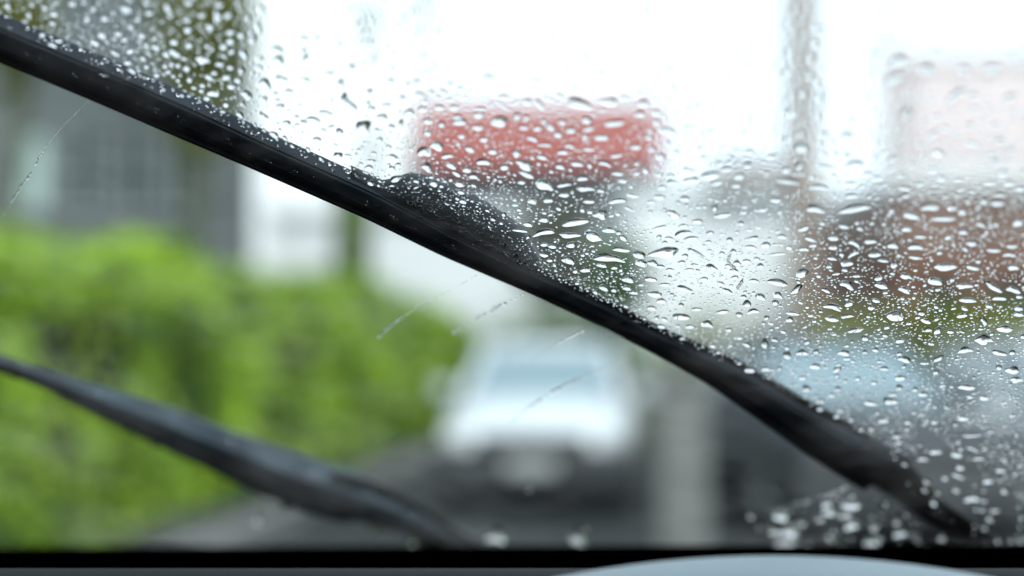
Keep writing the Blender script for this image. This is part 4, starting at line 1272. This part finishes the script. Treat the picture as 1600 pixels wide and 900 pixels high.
# spray thrown off along the upper edge of the blade
for _ in range(1000):
    x = rng.uniform(380, 1430)
    dens = .08 + .92 * math.exp(-((x - 955) / 130) ** 2)
    if rng.uniform() > dens: continue
    y = interp(WU, x)[0] + 10 - abs(rng.normal(0, 26))
    r = rng.uniform(.8, 1.8)
    if not free(x, y, r): continue
    put(x, y, r)
    fine.append((x, y, 2.4 * r, 1.8 * r, 15 + rng.normal(0, 20)))
joined('fine_raindrops', fine, 'fine spray of tiny raindrops between the bigger drops on the unwiped glass')

# runs of water: short crooked trickles
def trickle(name, pts, widths, label, cat='water streak', group=None, bead=0.0, hk=.3):
    """pts: pixels; a half round thread of water along them"""
    c0 = G(*pts[len(pts) // 2])
    P_ = []
    n = max(6, int(sum(math.dist(pts[i], pts[i + 1]) for i in range(len(pts) - 1)) / 3.0))
    ts = np.linspace(0, len(pts) - 1, n)
    rings = []
    xs = np.interp(ts, range(len(pts)), [p[0] for p in pts])
    ys_ = np.interp(ts, range(len(pts)), [p[1] for p in pts])
    r = random.Random(hash(name) % 100 + int(pts[0][0]))
    for i in range(n):
        j0, j1 = max(0, i - 1), min(n - 1, i + 1)
        tx, ty = xs[j1] - xs[j0], ys_[j1] - ys_[j0]
        L_ = math.hypot(tx, ty) or 1
        nx_, ny_ = -ty / L_, tx / L_
        wd_ = np.interp(ts[i], range(len(widths)), widths) / 2
        if bead: wd_ *= 1 + bead * (r.random() * 2 - 1)
        if i in (0, n - 1): wd_ *= .3
        mm_ = (G(xs[i] + 1, ys_[i]) - G(xs[i], ys_[i])).length
        ox_, oy_ = r.uniform(-1, 1) * bead * wd_, r.uniform(-1, 1) * bead * wd_
        row = []
        for k in range(7):
            a = -1 + k / 3
            row.append(G(xs[i] + ox_ + nx_ * wd_ * a, ys_[i] + oy_ + ny_ * wd_ * a, 0) + GN * (wd_ * mm_ * hk * math.sqrt(max(0, 1 - a * a)) + .00005) - c0)
        rings.append(row)
    v_, f_ = loft(rings)
    f_ = [tuple(reversed(f)) for f in f_]
    o = mesh_obj(name, v_, f_, M['water'], None, True, [i for i in range(6, (n - 1) * 7, 7)] + [len(f_) - 1, len(f_) - 2])
    o.location = c0
    return tag(o, label, cat, group)

GW = 'thin water streaks left on the wiped glass'
def streak(pts, widths, label, seed):
    """a broken row of tiny beads of water along pixels pts"""
    r = random.Random(seed)
    c0 = G(*pts[len(pts) // 2])
    V, F, flat = [], [], []
    n = int(sum(math.dist(pts[i], pts[i + 1]) for i in range(len(pts) - 1)) / 2.6)
    for i in range(n):
        t_ = (i + r.uniform(-.4, .4)) / n * (len(pts) - 1)
        t_ = min(max(t_, 0), len(pts) - 1)
        if math.sin(i * .21 + seed) < -.7 and r.random() < .7: continue
        x = np.interp(t_, range(len(pts)), [p[0] for p in pts]); y = np.interp(t_, range(len(pts)), [p[1] for p in pts])
        w_ = np.interp(t_, range(len(widths)), widths) * r.uniform(.5, 1.15)
        j = min(int(t_), len(pts) - 2)
        ang = math.degrees(math.atan2(pts[j + 1][1] - pts[j][1], pts[j + 1][0] - pts[j][0]))
        c, vs, fs = drop_geo(x + r.uniform(-.5, .5) * w_, y + r.uniform(-.5, .5) * w_, w_ * r.uniform(1.2, 3.2), w_, ang, seed * 997 + i, nseg=8, fr=(.5, .85, 1.0), rough=.8)
        b = len(V)
        V += [v + (c - c0) for v in vs]
        F += [tuple(b + k for k in f) for f in fs]
        flat.append(len(F) - 1)
    o = mesh_obj('water_streak', V, F, M['water'], None, True, flat)
    o.location = c0
    return tag(o, label, 'water streak', GW)
streak([(138, 158), (100, 195), (70, 232), (45, 275), (25, 305), (4, 338)], [.8, 1, 2, 3, 2.6, 1.6], 'beaded water streak curving down to the left edge below the large wiper', 1)
streak([(745, 430), (700, 455), (663, 473), (613, 507), (590, 527)], [1, 1.2, 2, 3, 2.5], 'thin water streak above the far end of the hedge', 2)
streak([(818, 460), (777, 480), (745, 497), (706, 522)], [2.5, 3.5, 3, 2], 'short dark water streak from the wiper down towards the hedge end', 3)
streak([(920, 513), (880, 532), (840, 556), (800, 580)], [2.5, 2, 1.6, 1], 'faint water streak over the roof of the white car', 4)
streak([(992, 556), (940, 577), (895, 597), (855, 618), (815, 645), (775, 680)], [1, 2, 3.4, 3.4, 1.8, 1], 'bright water streak across the bonnet of the white car', 5)
streak([(1325, 762), (1290, 775), (1240, 788), (1190, 806)], [3.5, 2, 1.5, 1], 'curved line of water where the blade stopped, beside the unwiped patch', 6)
GS = 'crooked trickles on the unwiped glass'
trickle('water_trickle', [(1146, 388), (1141, 398), (1137, 408), (1143, 415), (1149, 422)], [4, 3, 4, 4, 9], 'crooked trickle ending in a bead before the pale low building', 'trickle', GS, .2)
trickle('water_trickle', [(1160, 437), (1158, 443), (1152, 449), (1155, 456)], [7, 5, 4, 3], 'short hooked trickle above the yellow green shrub', 'trickle', GS, .2)
trickle('water_trickle', [(1076, 388), (1083, 394), (1092, 399), (1100, 405)], [8, 4, 4, 2], 'comma shaped trickle right of the small green tree', 'trickle', GS, .2)
trickle('water_trickle', [(535, 148), (542, 158), (550, 164), (560, 173)], [11, 8, 8, 6], 'bent trickle before the pale building left of the red roof', 'trickle', GS, .15)
trickle('water_trickle', [(968, 505), (985, 500), (1003, 503)], [2, 4, 2], 'arched thin trickle above the lower half of the large wiper', 'trickle', GS, .2)
